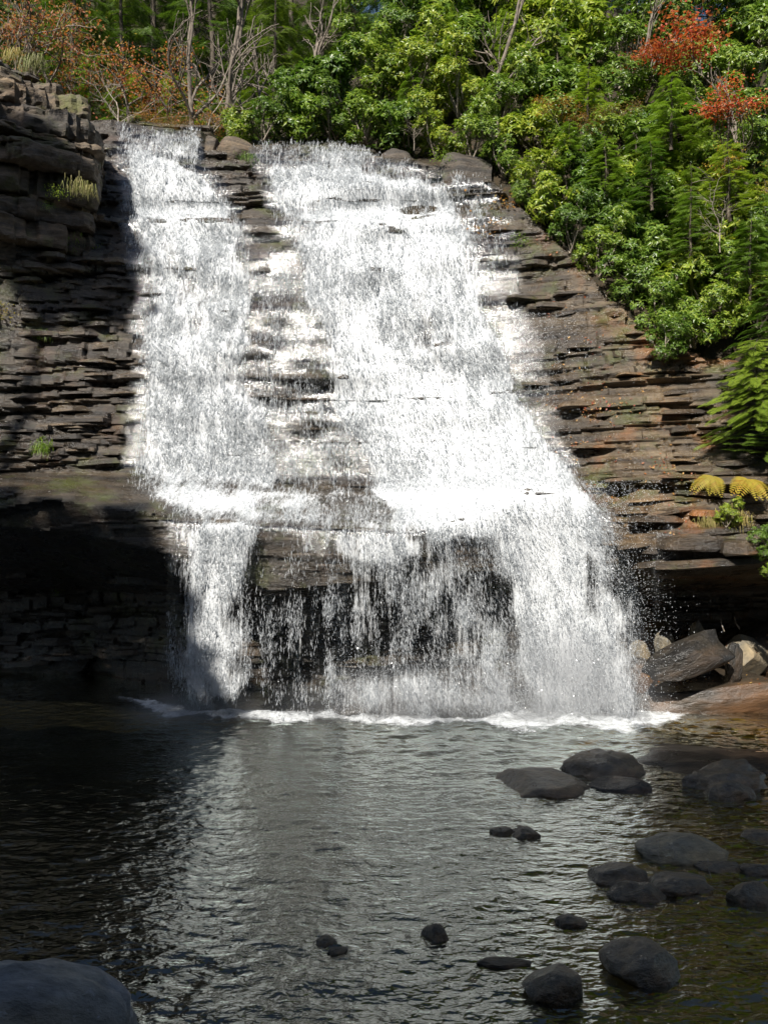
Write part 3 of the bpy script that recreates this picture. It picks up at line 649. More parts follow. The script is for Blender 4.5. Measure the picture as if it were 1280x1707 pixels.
def twig(pts, lab, r=.012):
    mb = MB(); mb.tube([P(*p) for p in pts], np.linspace(r, r * .5, len(pts)), 5)
    tag(obj('twig', mb.mesh('twig', M_TWIG, True)), lab, 'twig')
twig([(1207, 1052, 20.5), (1203, 1042, 20.45), (1201, 1030, 20.4)], 'pale stick standing behind the pyramid boulder', .018)
twig([(1233, 1048, 20.5), (1226, 1038, 20.45), (1223, 1027, 20.4)], 'second pale stick, right of another, behind the slab', .018)
twig([(1097, 1402, 11.4), (1096, 1420, 11.2), (1101, 1438, 11.1)], 'thin pale stalk bent over the left flank of the domed boulder', .006)
twig([(1112, 1404, 11.4), (1124, 1418, 11.2), (1127, 1436, 11.1)], 'second thin stalk on the domed boulder', .006)
twig([(1180, 1432, 11.0), (1180, 1448, 10.9), (1186, 1464, 10.8)], 'thin pale stalk over the brown-topped boulder', .006)

V_, F_ = boulder_mesh(77, 90, 40, .3, 1.0)
tag(obj('rock_shelf', np_mesh('rock_shelf', V_, F_, True, M_BRUST), None, (7.0, 15.7, -.3), (0, 0, .15), (6.2, 4.2, .92)), 'broad low brown rock shelf barely breaking the surface beyond the whaleback rock', 'rock')
# ------------------------------------------------------------------ plants
def unit(v): return v / (np.linalg.norm(v, axis=-1, keepdims=True) + 1e-9)
def leaves_at(c, d, up, L, Wd, droop=.25):
    """4-triangle leaves: base c, direction d, length L, width Wd"""
    n_ = len(c); d = unit(d); s = unit(np.cross(d, up)); nrm = np.cross(s, d)
    L = np.broadcast_to(L, (n_,))[:, None]; Wd = np.broadcast_to(Wd, (n_,))[:, None]
    V = np.empty((n_, 5, 3)); V[:, 0] = c; V[:, 1] = c + d * L * .5 + s * Wd * .5; V[:, 2] = c + d * L - nrm * L * droop
    V[:, 3] = c + d * L * .5 - s * Wd * .5; V[:, 4] = c + d * L * .5 - nrm * Wd * .12
    F = np.arange(n_)[:, None, None] * 5 + np.array([[0, 1, 4], [1, 2, 4], [2, 3, 4], [3, 0, 4]])[None]
    return V.reshape(-1, 3), F.reshape(-1, 3)
def diamonds(c, d, up, L, Wd):
    n_ = len(c); d = unit(d); s = unit(np.cross(d, up)); L = np.broadcast_to(L, (n_,))[:, None]; Wd = np.broadcast_to(Wd, (n_,))[:, None]
    V = np.stack([c, c + d * L * .45 + s * Wd * .5, c + d * L, c + d * L * .45 - s * Wd * .5], 1)
    F = np.arange(n_)[:, None, None] * 4 + np.array([[0, 1, 2], [0, 2, 3]])[None]
    return V.reshape(-1, 3), F.reshape(-1, 3)
def rhodo(seed, nros=460, leaf=.15):
    r_ = np.random.default_rng(seed); nl = 11
    lc = r_.normal(size=(nl, 3)); lc = unit(lc) * r_.uniform(.35, .78, (nl, 1)); lc[:, 2] = np.linspace(-.55, .75, nl)[r_.permutation(nl)]
    lr = r_.uniform(.25, .45, nl); k = r_.integers(0, nl, nros); o = unit(r_.normal(size=(nros, 3)) + np.array([0, -.25, .45]))
    c = lc[k] + o * lr[k][:, None] * r_.uniform(.55, 1.05, (nros, 1))
    ax = unit(o + np.array([0, -.35, .5]) + r_.normal(0, .3, (nros, 3)))
    nlv = 9; R = np.repeat(np.arange(nros), nlv); a_ = r_.uniform(0, 2 * math.pi, len(R))
    u = unit(np.cross(ax, r_.normal(size=ax.shape))); v = np.cross(ax, u)
    d = np.cos(a_)[:, None] * u[R] + np.sin(a_)[:, None] * v[R] + ax[R] * r_.uniform(-.15, .65, (len(R), 1))
    L = leaf * r_.uniform(.7, 1.25, len(R))
    V, F = leaves_at(c[R], d, ax[R] + r_.normal(0, .15, (len(R), 3)), L, L * .3, .3)
    mb = MB()
    for q in range(nl):
        b = np.array([r_.normal(0, .08), r_.normal(0, .08) + .15, -.75]); m_ = (b + lc[q]) / 2 + r_.normal(0, .09, 3)
        mb.tube([b, m_, lc[q]], [.03, .02, .008], 5)
        for _ in range(4):
            e_ = lc[q] + unit(r_.normal(size=3)) * lr[q] * .9; mb.tube([lc[q], (lc[q] + e_) / 2 + r_.normal(0, .04, 3), e_], [.009, .006, .003], 4)
    return np_mesh('crown', V, F, False, M_RHO), mb.mesh('stem', M_TWIG, True)
RHO = [rhodo(50 + i, (560, 460, 400, 500, 430)[i], (.11, .15, .19, .13, .17)[i]) for i in range(5)]
def spray(r_, L=.62, wd=.013):
    cs, ds, ls, ws = [], [], [], []
    n_ = 13
    for i in range(n_):
        t = (i + .6) / n_
        for sgn in (-1, 1):
            base = np.array([t * L, 0, -.16 * L * t * t]); ln_ = L * .42 * (1 - t) ** .7 * r_.uniform(.75, 1.15) + .03
            d = np.array([.55, sgn * .85, r_.uniform(-.28, .02)]); d /= np.linalg.norm(d)
            cs.append(base); ds.append(d); ls.append(ln_); ws.append(wd)
            for q in (.25, .5, .75):
                for s2 in (-1, 1):
                    b2 = base + d * ln_ * q; d2 = d + s2 * .8 * np.array([d[1], -d[0], -.1])
                    cs.append(b2); ds.append(d2); ls.append(ln_ * .42 * r_.uniform(.7, 1.2)); ws.append(wd)
    cs.append(np.array([0., 0, 0])); ds.append(np.array([1., 0, -.12])); ls.append(L * 1.05); ws.append(wd)
    return diamonds(np.array(cs), np.array(ds), np.array([[0., .06, 1.]]) + r_.normal(0, .25, (len(cs), 3)), np.array(ls), np.array(ws))
def hemlock(seed, h, nbr, nsp, reach, mat, z0=.12, sl=.62, thick=1.0):
    r_ = np.random.default_rng(seed); sp = [spray(r_, sl, .013 * sl / .5) for _ in range(4)]; leafs, wood = MB(), MB()
    zz = np.linspace(0, h, 9); tr = np.stack([r_.normal(0, .012 * h, 9).cumsum() * .4, r_.normal(0, .012 * h, 9).cumsum() * .4, zz], -1)
    wood.tube(tr, np.linspace(.014 * h + .02, .01, 9) * thick, 8)
    for b in range(nbr):
        t = z0 + (1 - z0) * (b + r_.random()) / nbr; p0 = np.array([np.interp(t * h, zz, tr[:, 0]), np.interp(t * h, zz, tr[:, 1]), t * h])
        a_ = b * 2.4 + r_.normal(0, .3); ln_ = reach * ((1 - t) ** .75 * .9 + .1) * r_.uniform(.6, 1.15)
        hd = np.array([math.cos(a_), math.sin(a_), 0]); s_ = np.linspace(0, 1, 5)
        pts = p0 + hd * (s_ * ln_)[:, None] + np.array([0, 0, 1.]) * (ln_ * (.18 * s_ - .42 * s_ ** 2))[:, None]
        wood.tube(pts, np.linspace(.012 + .008 * ln_, .004, 5) * thick, 4)
        n2 = max(3, int(nsp * ln_ / reach + 2))
        for q in range(n2):
            f = .22 + .78 * (q + r_.random()) / n2; p = np.array([np.interp(f, s_, pts[:, k]) for k in range(3)])
            yaw = a_ + (1 if q % 2 else -1) * r_.uniform(.15, 1.0) * (1.1 - f); pit = r_.uniform(.05, .5) + .25 * f; ro = r_.normal(0, .35)
            M = Matrix.Rotation(yaw, 3, 'Z') @ Matrix.Rotation(pit, 3, 'Y') @ Matrix.Rotation(ro, 3, 'X')
            V, F = sp[r_.integers(4)]; sc = r_.uniform(.75, 1.2)
            leafs.add(V * sc @ np.array(M).T + p, F)
    return leafs.mesh('crown', mat), wood.mesh('trunk', M_DBARK if h > 5 else M_BARK, True)
def grow(mb, p, d, L, r, depth, tips, r_, spread=.75, kids=(3, 4), up=.15):
    n_ = 6; pts = [p]; dd_ = d
    for i in range(n_ - 1):
        dd_ = unit(dd_ + r_.normal(0, .16, 3) + np.array([0, 0, up * .15])); pts.append(pts[-1] + dd_ * L / (n_ - 1))
    mb.tube(pts, np.linspace(r, r * .62, n_), 7 if r > .05 else 4); pts = np.array(pts)
    if depth == 0: tips.extend([pts[2], pts[3], pts[4], pts[5]]); return
    for k in range(r_.integers(kids[0], kids[1] + 1)):
        f = r_.uniform(.35, 1); q = np.array([np.interp(f * (n_ - 1), range(n_), pts[:, c]) for c in range(3)])
        nd = unit(dd_ + spread * r_.normal(0, 1, 3) * np.array([1, 1, .6]) + np.array([0, 0, up]))
        grow(mb, q, nd, L * r_.uniform(.5, .75), r * .52, depth - 1, tips, r_, spread, kids, up)
    grow(mb, pts[-1], dd_, L * .65, r * .6, depth - 1, tips, r_, spread, kids, up)
def leafy(seed, h, depth, mat, per, size, r0, spread=.75, bark=None, sc=.3, up=.15, kids=(3, 4)):
    r_ = np.random.default_rng(seed); mb = MB(); tips = []
    grow(mb, np.zeros(3), np.array([r_.normal(0, .08), r_.normal(0, .08), 1.]), h * .42, r0, depth, tips, r_, spread, kids, up)
    wood = mb.mesh('trunk', bark or M_BARK, True)
    if not per: return None, wood
    tips = np.array(tips); R = np.repeat(np.arange(len(tips)), per); c = tips[R] + r_.normal(0, sc, (len(R), 3)) * np.array([1, 1, .55])
    d = r_.normal(0, 1, (len(R), 3)) + np.array([0, -.3, -.5]); L = size * r_.uniform(.6, 1.3, len(R))
    V, F = leaves_at(c, d, r_.normal(0, .6, (len(R), 3)) + np.array([0, -.5, 1]), L, L * .62, .15)
    return np_mesh('crown', V, F, False, mat), wood
def plant(name, label, cat, group, parts, loc, rz=0.0, sc=1.0, tilt=(0, 0)):
    e_ = bpy.data.objects.new(name, None); COL.objects.link(e_); e_.location = loc
    e_.rotation_euler = (tilt[0], tilt[1], rz); e_.scale = sc if hasattr(sc, '__len__') else (sc,) * 3
    tag(e_, label, cat, group)
    for pn, me in zip(('crown', 'trunk'), parts):
        if me: obj('stem' if me.name.startswith('stem') else pn, me, e_)
    return e_
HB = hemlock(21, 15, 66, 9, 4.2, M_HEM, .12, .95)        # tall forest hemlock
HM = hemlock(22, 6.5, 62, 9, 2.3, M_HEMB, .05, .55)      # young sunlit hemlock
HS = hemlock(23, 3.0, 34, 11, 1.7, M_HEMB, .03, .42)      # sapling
MAP = leafy(31, 7, 3, M_RUST, 5, .13, .09, .8)
MAP2 = leafy(34, 6, 3, M_BRN, 6, .11, .06, .9)
MAPR = leafy(37, 4.5, 2, M_RED, 16, .2, .045, 1.0, sc=.42, up=.05); YELT = leafy(33, 4, 2, M_YEL, 9, .12, .045, .9)
BARE = leafy(35, 11, 3, None, 0, 0, .13, .55, kids=(3, 5))
BARE2 = leafy(36, 5, 3, None, 0, 0, .05, 1.0, M_TWIG, kids=(3, 5))
# --- rhododendrons, row by row
ORD = 'first second third fourth fifth sixth seventh eighth ninth tenth eleventh twelfth thirteenth fourteenth fifteenth sixteenth'.split()
def rho(px, py, Y, r, lab, grp, sq=.9):
    p = P(px, py, Y); k = rng.integers(5)
    return plant('rhododendron', lab, 'shrub', grp, RHO[k], (p[0], p[1], p[2]), rng.uniform(-1.2, 1.2), (r, r, r * sq))
def rho_row(where, grp, L):
    for k, a_ in enumerate(sorted(L)): rho(*a_, '%s rhododendron from the left %s' % (ORD[k], where), grp)
rho_row('right behind the lip of the falls', 'rhododendrons along the lip',
        [(398, 214, 28.0, .75), (445, 200, 28.0, 1.05), (500, 196, 28.2, 1.15), (555, 198, 28.2, 1.15), (615, 200, 28.0, 1.15), (672, 206, 27.8, 1.15), (730, 222, 27.4, 1.2), (790, 236, 26.9, 1.2), (848, 262, 26.4, 1.2)])
rho_row('in the second row above the lip', 'rhododendrons of the second row',
        [(500, 150, 29.3, 1.2), (560, 130, 29.5, 1.4), (625, 122, 29.8, 1.5), (700, 120, 29.5, 1.6), (770, 145, 28.8, 1.5), (835, 180, 28.0, 1.5), (895, 215, 27.3, 1.4), (960, 240, 26.6, 1.4)])
rho_row('in the third row of the bank', 'rhododendrons of the third row',
        [(600, 70, 31.5, 1.6), (670, 65, 31.8, 1.7), (740, 70, 31.2, 1.7), (810, 80, 30.4, 1.7), (880, 110, 29.4, 1.7), (945, 150, 28.4, 1.6), (1020, 170, 27.6, 1.5)])
rho_row('in the topmost row at the upper edge', 'rhododendrons of the topmost row',
        [(700, 10, 33.5, 1.8), (790, 15, 32.8, 1.8), (880, 30, 31.8, 1.8), (960, 60, 30.6, 1.8), (1040, 90, 29.4, 1.7), (1110, 30, 30, 1.7)])
rho_row('in the fringe over the cliff edge', 'rhododendrons over the cliff edge',
        [(892, 290, 25.7, 1.05), (925, 335, 25.1, 1.1), (958, 380, 24.5, 1.05), (1005, 420, 24.0, 1.1), (1050, 465, 23.4, 1.05), (1095, 510, 22.7, 1.0), (1150, 540, 22.0, .95), (1205, 520, 21.8, 1.0)])
rho_row('just above the fringe at the cliff edge', 'rhododendrons of the slope',
        [(950, 290, 25.9, 1.2), (1000, 340, 25.2, 1.25), (1050, 385, 24.5, 1.25), (1100, 430, 23.8, 1.2), (1155, 460, 23.1, 1.15), (1220, 450, 22.6, 1.15), (1275, 500, 21.8, 1.1)])
rho_row('among the young hemlocks of the slope', 'rhododendrons among the hemlocks',
        [(1020, 270, 26.2, 1.3), (1080, 310, 25.4, 1.3), (1140, 360, 24.6, 1.3), (1210, 370, 24.0, 1.3), (1270, 400, 23.2, 1.3), (1090, 220, 26.6, 1.4), (1180, 270, 25.6, 1.4), (1260, 290, 24.8, 1.4)])
rho_row('in the corner thicket at the upper right', 'rhododendrons of the upper right corner',
        [(1130, 150, 27.6, 1.3), (1140, 80, 28.8, 1.5), (1185, 190, 26.6, 1.3), (1200, 110, 28, 1.5), (1220, 30, 30, 1.7), (1245, 200, 26, 1.3), (1262, 130, 27.2, 1.5), (1290, 50, 29, 1.7), (1292, 230, 25.2, 1.3)])
rho(1112, 566, 21.5, .75, 'lowest rhododendron, dangling bright leaf rosettes in front of the ochre rock', None)
rho(1215, 858, 19.0, .42, 'small rhododendron below the golden ferns', None)
rho(1278, 905, 18.5, .5, 'small rhododendron at the right edge on the overhang', None)
rho(1290, 950, 18.4, .35, 'rhododendron shoot hanging below the overhang at the right edge', None)
rho(872, 322, 25.4, .5, 'small rhododendron over the leaf-covered rock right of the trickle', None)
# --- hemlocks
def tree_row(name, where, grp, parts, L, noun):
    for k, (px, Y, sc) in enumerate(sorted(L)):
        x = (px - 640) / FPX * Y
        plant(name, '%s %s from the left %s' % (ORD[k], noun, where), 'tree', grp, parts, (x, Y, ground(x, Y) - .3), rng.uniform(0, 6), sc)
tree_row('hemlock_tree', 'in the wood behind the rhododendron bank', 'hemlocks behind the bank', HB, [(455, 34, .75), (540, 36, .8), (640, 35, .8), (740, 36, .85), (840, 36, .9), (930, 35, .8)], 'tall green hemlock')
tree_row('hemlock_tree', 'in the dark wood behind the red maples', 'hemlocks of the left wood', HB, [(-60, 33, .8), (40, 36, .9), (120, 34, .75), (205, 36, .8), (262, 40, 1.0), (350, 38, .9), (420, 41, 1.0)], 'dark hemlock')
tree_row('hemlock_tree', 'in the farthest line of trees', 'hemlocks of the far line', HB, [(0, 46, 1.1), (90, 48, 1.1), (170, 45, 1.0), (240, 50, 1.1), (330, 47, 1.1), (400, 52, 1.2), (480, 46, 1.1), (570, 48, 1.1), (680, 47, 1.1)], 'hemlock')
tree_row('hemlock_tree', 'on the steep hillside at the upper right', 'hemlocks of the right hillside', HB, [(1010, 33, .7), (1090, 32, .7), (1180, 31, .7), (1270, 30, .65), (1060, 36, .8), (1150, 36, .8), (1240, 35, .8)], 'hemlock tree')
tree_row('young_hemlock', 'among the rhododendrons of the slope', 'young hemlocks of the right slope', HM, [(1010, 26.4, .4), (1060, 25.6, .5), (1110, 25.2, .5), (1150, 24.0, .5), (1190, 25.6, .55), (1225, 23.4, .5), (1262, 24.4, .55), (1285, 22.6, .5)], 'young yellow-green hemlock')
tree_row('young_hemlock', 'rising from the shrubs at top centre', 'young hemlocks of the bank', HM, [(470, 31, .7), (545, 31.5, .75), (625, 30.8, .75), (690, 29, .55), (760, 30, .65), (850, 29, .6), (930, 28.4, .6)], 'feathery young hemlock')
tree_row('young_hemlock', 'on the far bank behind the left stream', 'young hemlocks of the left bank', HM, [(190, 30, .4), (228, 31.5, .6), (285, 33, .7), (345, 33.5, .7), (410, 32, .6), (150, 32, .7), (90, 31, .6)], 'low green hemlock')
plant('hemlock_sapling', 'bright green hemlock bough jutting from the right edge above the golden ferns', 'tree', None, HM, tuple(P(1278, 715, 19.9)), .4, (.75, .6, .22), (.0, -.35))
plant('hemlock_sapling', 'upper bright green hemlock bough hanging over the lowest rhododendron', 'tree', None, HM, tuple(P(1262, 668, 20.2)), 1.1, (.72, .6, .24), (.0, -.3))
plant('hemlock_sapling', 'lower bright green hemlock bough cut by the right edge', 'tree', None, HM, tuple(P(1296, 765, 19.6)), 2.0, (.6, .5, .2), (.0, -.3))
# --- maples, yellow and bare trees
def trees(name, cat, grp, parts, L):
    for (px, Y, sc, tl, lab) in L:
        x = (px - 640) / FPX * Y
        plant(name, lab, cat, grp, parts, (x, Y, ground(x, Y) - .25), rng.uniform(0, 6), sc, tl)
trees('red_maple', 'tree', 'red maples', MAP, [(110, 29.5, .9, (0, 0), 'red maple with sparse scarlet leaves behind the outcrop'), (215, 30, .8, (0, 0), 'red maple with orange-red leaves above the left stream'),
      (280, 31.5, .8, (0, 0), 'thin red maple beside the two leaning trunks'), (35, 30, 1.0, (0, 0), 'red maple at the top left corner'),
      ])
for (px, py, Y, sc, lab) in [(1165, 120, 25.4, .75, 'red maple with large crimson leaves at the upper right'), (1215, 215, 23.6, .5, 'coral-red maple sapling leaning over the right slope'), (1085, 110, 26.2, .45, 'small orange-red maple beside the crimson one')]:
    plant('red_maple', lab, 'tree', 'red maples', MAPR, tuple(P(px, py, Y)), rng.uniform(0, 6), (sc, sc, sc * .7))
for k, (px, py, Y, sc) in enumerate(sorted([(950, 285, 25.3, .3), (1010, 330, 24.7, .36), (1085, 350, 24.0, .4), (1150, 440, 22.8, .4), (1215, 370, 23.2, .45), (1250, 500, 21.4, .42), (1285, 610, 20.6, .4), (1120, 250, 24.6, .45), (980, 200, 26.4, .35)])):
    plant('young_hemlock', '%s hemlock spray from the left poking out in front of the right shrubs' % ORD[k], 'tree', 'hemlock sprays in front of the shrubs', HM, tuple(P(px, py, Y)), rng.uniform(0, 6), (sc * 1.25, sc * 1.25, sc * .8))
trees('russet_bush', 'bush', None, MAP2, [(285, 28.4, .33, (0, 0), 'low rust-red bush on the bank above the left stream'), (240, 28.6, .26, (0, 0), 'small rust-red bush at the left end of the bank'),
      (330, 29.2, .4, (0, 0), 'russet bush between the two leaning trunks')])
for (px, py, Y, sc, lab) in [(1000, 245, 25.7, .34, 'bronze-leaved bush among the green shrubs of the right slope'), (940, 238, 26.0, .26, 'little bronze bush on the slope above the falls')]:
    plant('russet_bush', lab, 'bush', None, MAP2, tuple(P(px, py, Y)), rng.uniform(0, 6), (sc * 1.5, sc * 1.5, sc))
for (px, py, Y, sc, lab) in [(1290, 340, 22.4, .5, 'yellow-leaved branch at the right edge'), (1215, 300, 23.6, .4, 'thin yellow-leaved sapling under the diagonal dead branch')]:
    plant('yellow_sapling', lab, 'tree', None, YELT, tuple(P(px, py, Y)), rng.uniform(0, 6), sc)
trees('bare_tree', 'tree', None, BARE, [(322, 29.4, .85, (0, -.06), 'bare grey tree, left one of the pair above the left stream'), (388, 29.8, 1.0, (0, -.02), 'bare grey tree, thicker one of the pair above the left stream'),
      (495, 31, .9, (0, -.03), 'bare trunk behind the rhododendrons at top centre'), (56, 29, .6, (0, -.02), 'slim pale trunk above the outcrop'),
      (830, 28.6, .75, (0, -.08), 'bare trunk rising through the thicket right of centre'), (1235, 24.4, .6, (0, 0), 'dark bare trunk on the right slope'), (1065, 28, .6, (0, 0), 'grey trunk beside the crimson maple')])
trees('dead_branches', 'branches', None, BARE2, [(350, 28.8, .8, (0, .1), 'tangle of pale dead twigs between the grey trunks'), (425, 28.6, .75, (0, .35), 'arching pale dead branch over the rhododendrons'),
      (200, 28.2, .7, (0, .2), 'bare grey bush at the right end of the outcrop')])
for (px, py, Y, sc, tl, lab) in [(1200, 420, 21.9, .45, (0, .1), 'bare grey twigs hanging on the right slope'), (1285, 285, 22.8, .9, (.2, -1.0), 'long diagonal dead branch on the right slope'), (690, 250, 26.9, .35, (0, .1), 'bare twigs under the shrubs at the lip')]:
    plant('dead_branches', lab, 'branches', None, BARE2, tuple(P(px, py, Y)), rng.uniform(0, 6), sc, tl)
# --- small plants on the rocks
def grass_mesh(seed, n_, L, mat, hang=.9):
    r_ = np.random.default_rng(seed); b = r_.normal(0, .2, (n_, 3)) * np.array([1, .5, .6]); V, F = [], []
    a_ = r_.uniform(0, 2 * math.pi, n_); ln_ = L * r_.uniform(.25, 1.25, n_)
    out = np.stack([np.cos(a_) * .6, -np.abs(np.sin(a_)) * .8, np.zeros(n_)], -1); mb = MB(); s = np.stack([-np.sin(a_), np.cos(a_), 0 * a_], -1) * .009
    m_ = b + out * ln_[:, None] * .4 + np.array([0, 0, 1.]) * (ln_ * .35)[:, None]; e_ = b + out * ln_[:, None] * .75 - np.array([0, 0, 1.]) * (ln_ * (hang - .4))[:, None]
    Vv = np.stack([b - s, b + s, m_ + s, m_ - s, e_], 1); Ff = np.arange(n_)[:, None, None] * 5 + np.array([[0, 1, 2], [0, 2, 3], [3, 2, 4]])[None]
    return np_mesh('blades', Vv.reshape(-1, 3), Ff.reshape(-1, 3), False, mat)
G_DRY, G_GRN = grass_mesh(5, 200, .45, M_DRYG, 1.0), grass_mesh(6, 160, .35, M_GRN, .9)
def clump_mesh(seed, n_, size, rad, mat):
    r_ = np.random.default_rng(seed); c = r_.normal(0, rad, (n_, 3)) * np.array([1.3, .5, .8]); d = r_.normal(0, 1, (n_, 3)) + np.array([0, -.6, .1])
    L = size * r_.uniform(.6, 1.3, n_); V, F = leaves_at(c, d, r_.normal(0, .4, (n_, 3)) + np.array([0, -.6, 1]), L, L * .6, .1); return np_mesh('leaves', V, F, False, mat)
L_BRN = clump_mesh(9, 160, .08, .24, M_BRN); L_GRN, L_YEL = clump_mesh(7, 130, .085, .2, M_GRN), clump_mesh(8, 130, .085, .2, M_YEL)
def small(name, me, px, py, sc, lab, cat, Y=None, off=.12, rx=0.0):
    p = P(px, py, Y) if Y else onface(px, py)
    o = bpy.data.objects.new(name, None); COL.objects.link(o); o.location = (p[0], p[1] - off if Y else float(surf(p[0], p[2])) - off, p[2])
    o.rotation_euler = (rx, 0, rng.uniform(-.5, .5)); o.scale = (sc,) * 3; tag(o, lab, cat)
    obj('foliage', me, o)['kind'] = 'stuff'; return o
small('grass_tuft', G_GRN, 112, 408, 1.3, 'bright green grass tuft hanging from the ledge under the outcrop', 'grass tuft')
small('grass_tuft', G_GRN, 80, 748, .8, 'small green tuft low on the left wall', 'grass tuft')
small('grass_tuft', G_GRN, 75, 560, .6, 'tiny green tuft in a crack halfway up the left wall', 'grass tuft')
small('grass_tuft', G_GRN, 412, 266, .7, 'tuft of green grass beside the tilted block at the lip', 'grass tuft', 26.3)
small('grass_tuft', G_DRY, 62, 112, 1.0, 'dry grass spilling over the top of the outcrop', 'grass tuft', 22.2)
small('grass_tuft', G_DRY, 28, 96, .7, 'dry grass near the left end of the outcrop top', 'grass tuft', 22.4)
small('grass_tuft', G_DRY, 140, 318, .8, 'dry tuft beside the pale stone on the outcrop face', 'grass tuft', 21.2)
small('grass_tuft', G_DRY, 1225, 868, .85, 'dry grass clump on the overhang under the yellow fern', 'grass tuft')
small('grass_tuft', G_DRY, 1175, 872, .6, 'smaller dry grass clump on the overhang', 'grass tuft')
small('leafy_plant', L_BRN, 845, 345, 1.5, 'dry brown leafy clump on the slope beside the trickle', 'plant')
small('leafy_plant', L_BRN, 825, 385, 1.1, 'smaller brown leafy clump lower beside the trickle', 'plant')
small('leafy_plant', L_GRN, 60, 392, 1.1, 'green leafy plant between the yellow-green plant and the grass tuft', 'plant')
small('leafy_plant', L_GRN, 150, 412, .7, 'small green plant right of the hanging grass tuft', 'plant')
small('leafy_plant', L_YEL, 25, 385, 1.2, 'yellow-green leafy plant at the left edge under the outcrop', 'plant')
small('leafy_plant', L_GRN, 20, 400, 1.0, 'green leafy plant at the left edge on the ledge', 'plant')
small('leafy_plant', L_GRN, 100, 322, .6, 'small green seedling on the dark outcrop face', 'plant', 21.1)
small('leafy_plant', L_GRN, 85, 345, .4, 'tiny seedling below another on the dark outcrop face', 'plant', 21.2)
small('leafy_plant', L_YEL, 4, 520, .9, 'yellowing plant at the left edge of the wall', 'plant')
small('leafy_plant', L_GRN, 105, 985, .45, 'green sprig in the dark recess left of the falls', 'plant')
small('leafy_plant', L_GRN, 1092, 940, .35, 'green sprig on the overhang beside the drips', 'plant')
small('leafy_plant', L_GRN, 735, 262, .8, 'yellow-green plant between the rocks of the lip', 'plant', 26.2)
small('leafy_plant', L_GRN, 868, 405, .8, 'bright plant on the slope above the wet right wall', 'plant')
small('leafy_plant', L_YEL, 900, 330, .8, 'yellowing plant under the shrubs right of the trickle', 'plant')
def fern_mesh(seed):
    r_ = np.random.default_rng(seed); mb = MB()
    for k in range(8):
        a_ = r_.uniform(-2.9, -.2) if k else -1.5; hd = np.array([math.cos(a_), math.sin(a_), 0]); ln_ = r_.uniform(.5, .8); s_ = np.linspace(0, 1, 16)
        pts = hd * (s_ * ln_)[:, None] + np.array([0, 0, 1.]) * (ln_ * (.75 * s_ - .85 * s_ ** 2))[:, None]; t = np.gradient(pts, axis=0)
        side = np.array([-hd[1], hd[0], 0.])
        for sg in (-1, 1):
            V, F = diamonds(pts, sg * side + .35 * unit(t) + np.array([0, 0, -.25]), np.array([[0, 0, 1.]]), .2 * np.sin(math.pi * (s_ * .85 + .12)) + .01, .05); mb.add(V, F)
    return mb.mesh('fronds', M_YEL)
FERN = fern_mesh(3)
small('fern', FERN, 1180, 795, .95, 'golden fern, left of two on the right ledge', 'fern', off=.1, rx=.75)
small('fern', FERN, 1232, 800, 1.15, 'larger golden fern under the hemlock bough', 'fern', off=.15, rx=.65)
# --- fallen leaves
n_ = 520; q = rng.random(n_); py = np.where(q < .75, rng.normal(765, 75, n_), rng.uniform(380, 700, n_)); px = np.where(q < .75, rng.normal(1040, 75, n_) + (py - 765) * .5, rng.uniform(860, 1010, n_))
ch = rng.random(n_) < .6; kc = rng.integers(0, 22, n_); px = np.where(ch, px[kc] + rng.normal(0, 16, n_), px); py = np.where(ch, py[kc] + rng.normal(0, 7, n_), py)
pts = np.array([onface(a_, b_) for a_, b_ in zip(px, py)]); k = (px > 880) & (px < 1200) & (py < 900); pts = pts[k]
y = surf(pts[:, 0], pts[:, 2]) - .03; L = rng.uniform(.035, .1, len(pts))
V1, F1 = leaves_at(np.stack([pts[:, 0], y, pts[:, 2]], -1), rng.normal(0, 1, (len(pts), 3)) * np.array([1, .2, .6]), np.array([[0, -1., .8]]) + rng.normal(0, .3, (len(pts), 3)), L, L * .6, .05)
tag(obj('fallen_leaves', np_mesh('fallen_leaves', V1, F1, False, M_LIT)), 'orange and red fallen leaves stuck to the rock right of the falls', 'fallen leaves', kind='stuff')
bpy.context.view_layer.update(); dg = bpy.context.evaluated_depsgraph_get(); cc = []
for _ in range(420):
    x, y = (rng.uniform(6.5, 11), rng.uniform(19.8, 21.6)) if rng.random() < .8 else (rng.uniform(3.5, 8.5), rng.uniform(13.5, 17.5))
    h, loc, nn, _i, ob, _m = S.ray_cast(dg, Vector((x, y, 2.9)), Vector((0, 0, -1)))
    if h and ob.name.startswith('boulder') and loc.z > .05: cc.append((*loc, *nn))
cc = np.array(cc)[:150]; L = rng.uniform(.05, .1, len(cc))
V1, F1 = leaves_at(cc[:, :3] + cc[:, 3:] * .012, np.cross(cc[:, 3:], rng.normal(0, 1, (len(cc), 3))), cc[:, 3:], L, L * .6, .02)
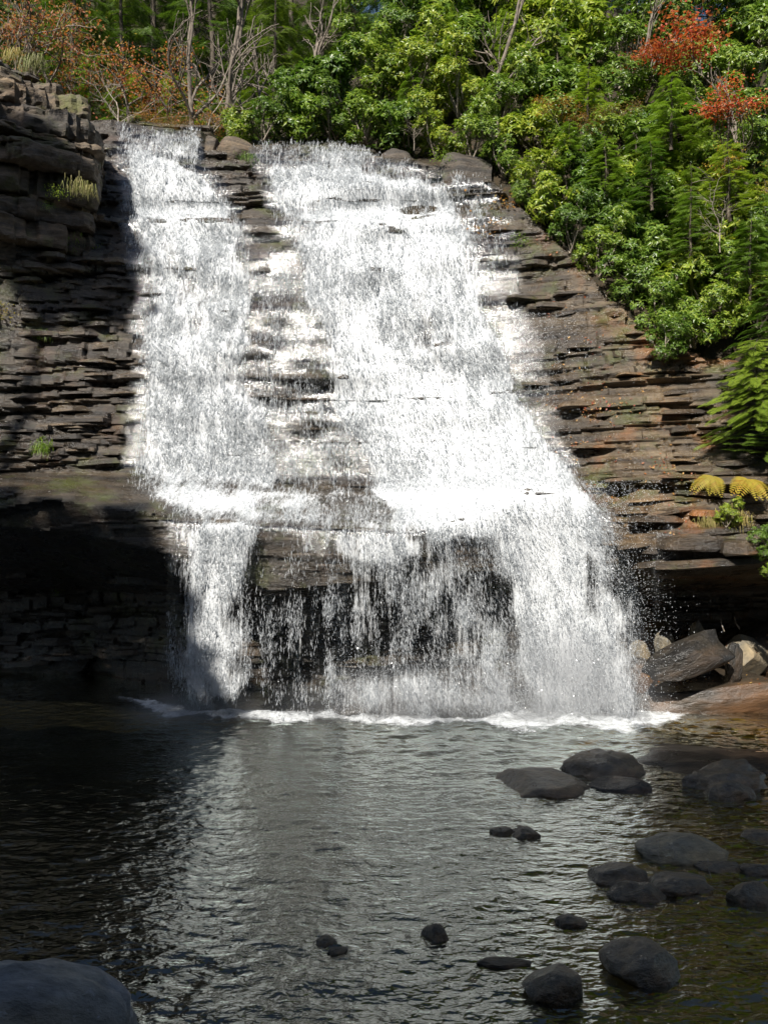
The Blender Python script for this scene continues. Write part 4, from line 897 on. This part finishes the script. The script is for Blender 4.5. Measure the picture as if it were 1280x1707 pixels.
tag(obj('fallen_leaves', np_mesh('fallen_leaves', V1, F1, False, M_LIT)), 'scattered fallen leaves on the slab and boulders beside the pool', 'fallen leaves', kind='stuff')
# --- the wood behind the viewer: its shade lies over the whole pool
n_ = 36000; t41, c30 = math.tan(math.radians(SUN_EL)), math.cos(math.radians(SUN_AZ))
y = rng.uniform(-12, -6, n_); x = rng.uniform(-38, 8, n_); xe = x + (19.5 - y) * math.tan(math.radians(SUN_AZ))       # where its shade meets the foot of the falls
top = (17.4 - y) / c30 * t41 + 7.2 * sstep(-2.6, -6.6, xe) + .9 * fbm(x * .5, y * .5, 3, 3)
z = 5.5 + (top - 5.5) * rng.random(n_) ** .8
k = z > np.interp(y, [-60, -34, -27, -8, 0], [38, 33, 30, 8, 2.4]); c = np.stack([x, y, z], -1)[k]; L = rng.uniform(.5, 1.0, len(c))
V1, F1 = diamonds(c, rng.normal(0, 1, (len(c), 3)), rng.normal(0, 1, (len(c), 3)), L, L * .8)
tp = 28.5 / (math.cos(math.radians(SUN_AZ)) * math.cos(math.radians(SUN_EL))); SHADE_CROWN = np.array([-10.1, 22, 14.2]) - np.array(SUND) * tp  # unseen tall crown, added up the sun's path to shade the outcrop face
m_ = 2600; q = unit(rng.normal(size=(m_, 3))) * rng.random((m_, 1)) ** .4 * np.array([1.7, 1.4, 2.0]) + SHADE_CROWN; L2 = rng.uniform(.4, .8, m_)
V2, F2 = diamonds(q, rng.normal(0, 1, (m_, 3)), rng.normal(0, 1, (m_, 3)), L2, L2 * .8); tb = MB(); tb.tube([(SHADE_CROWN[0], -6.5, 6), (SHADE_CROWN[0] + .1, -6.5, 25), (SHADE_CROWN[0], -6.5, SHADE_CROWN[2])], [.45, .3, .08], 8)
V1, F1 = np.concatenate([V1, V2, tb.v[0]]), np.concatenate([F1, F2 + len(V1), tb.f[0] + len(V1) + len(V2)])
tag(obj('woods', np_mesh('woods', V1, F1, False, M_HEM)), 'dense wood on the near bank that shades the pool', 'woods', kind='stuff')
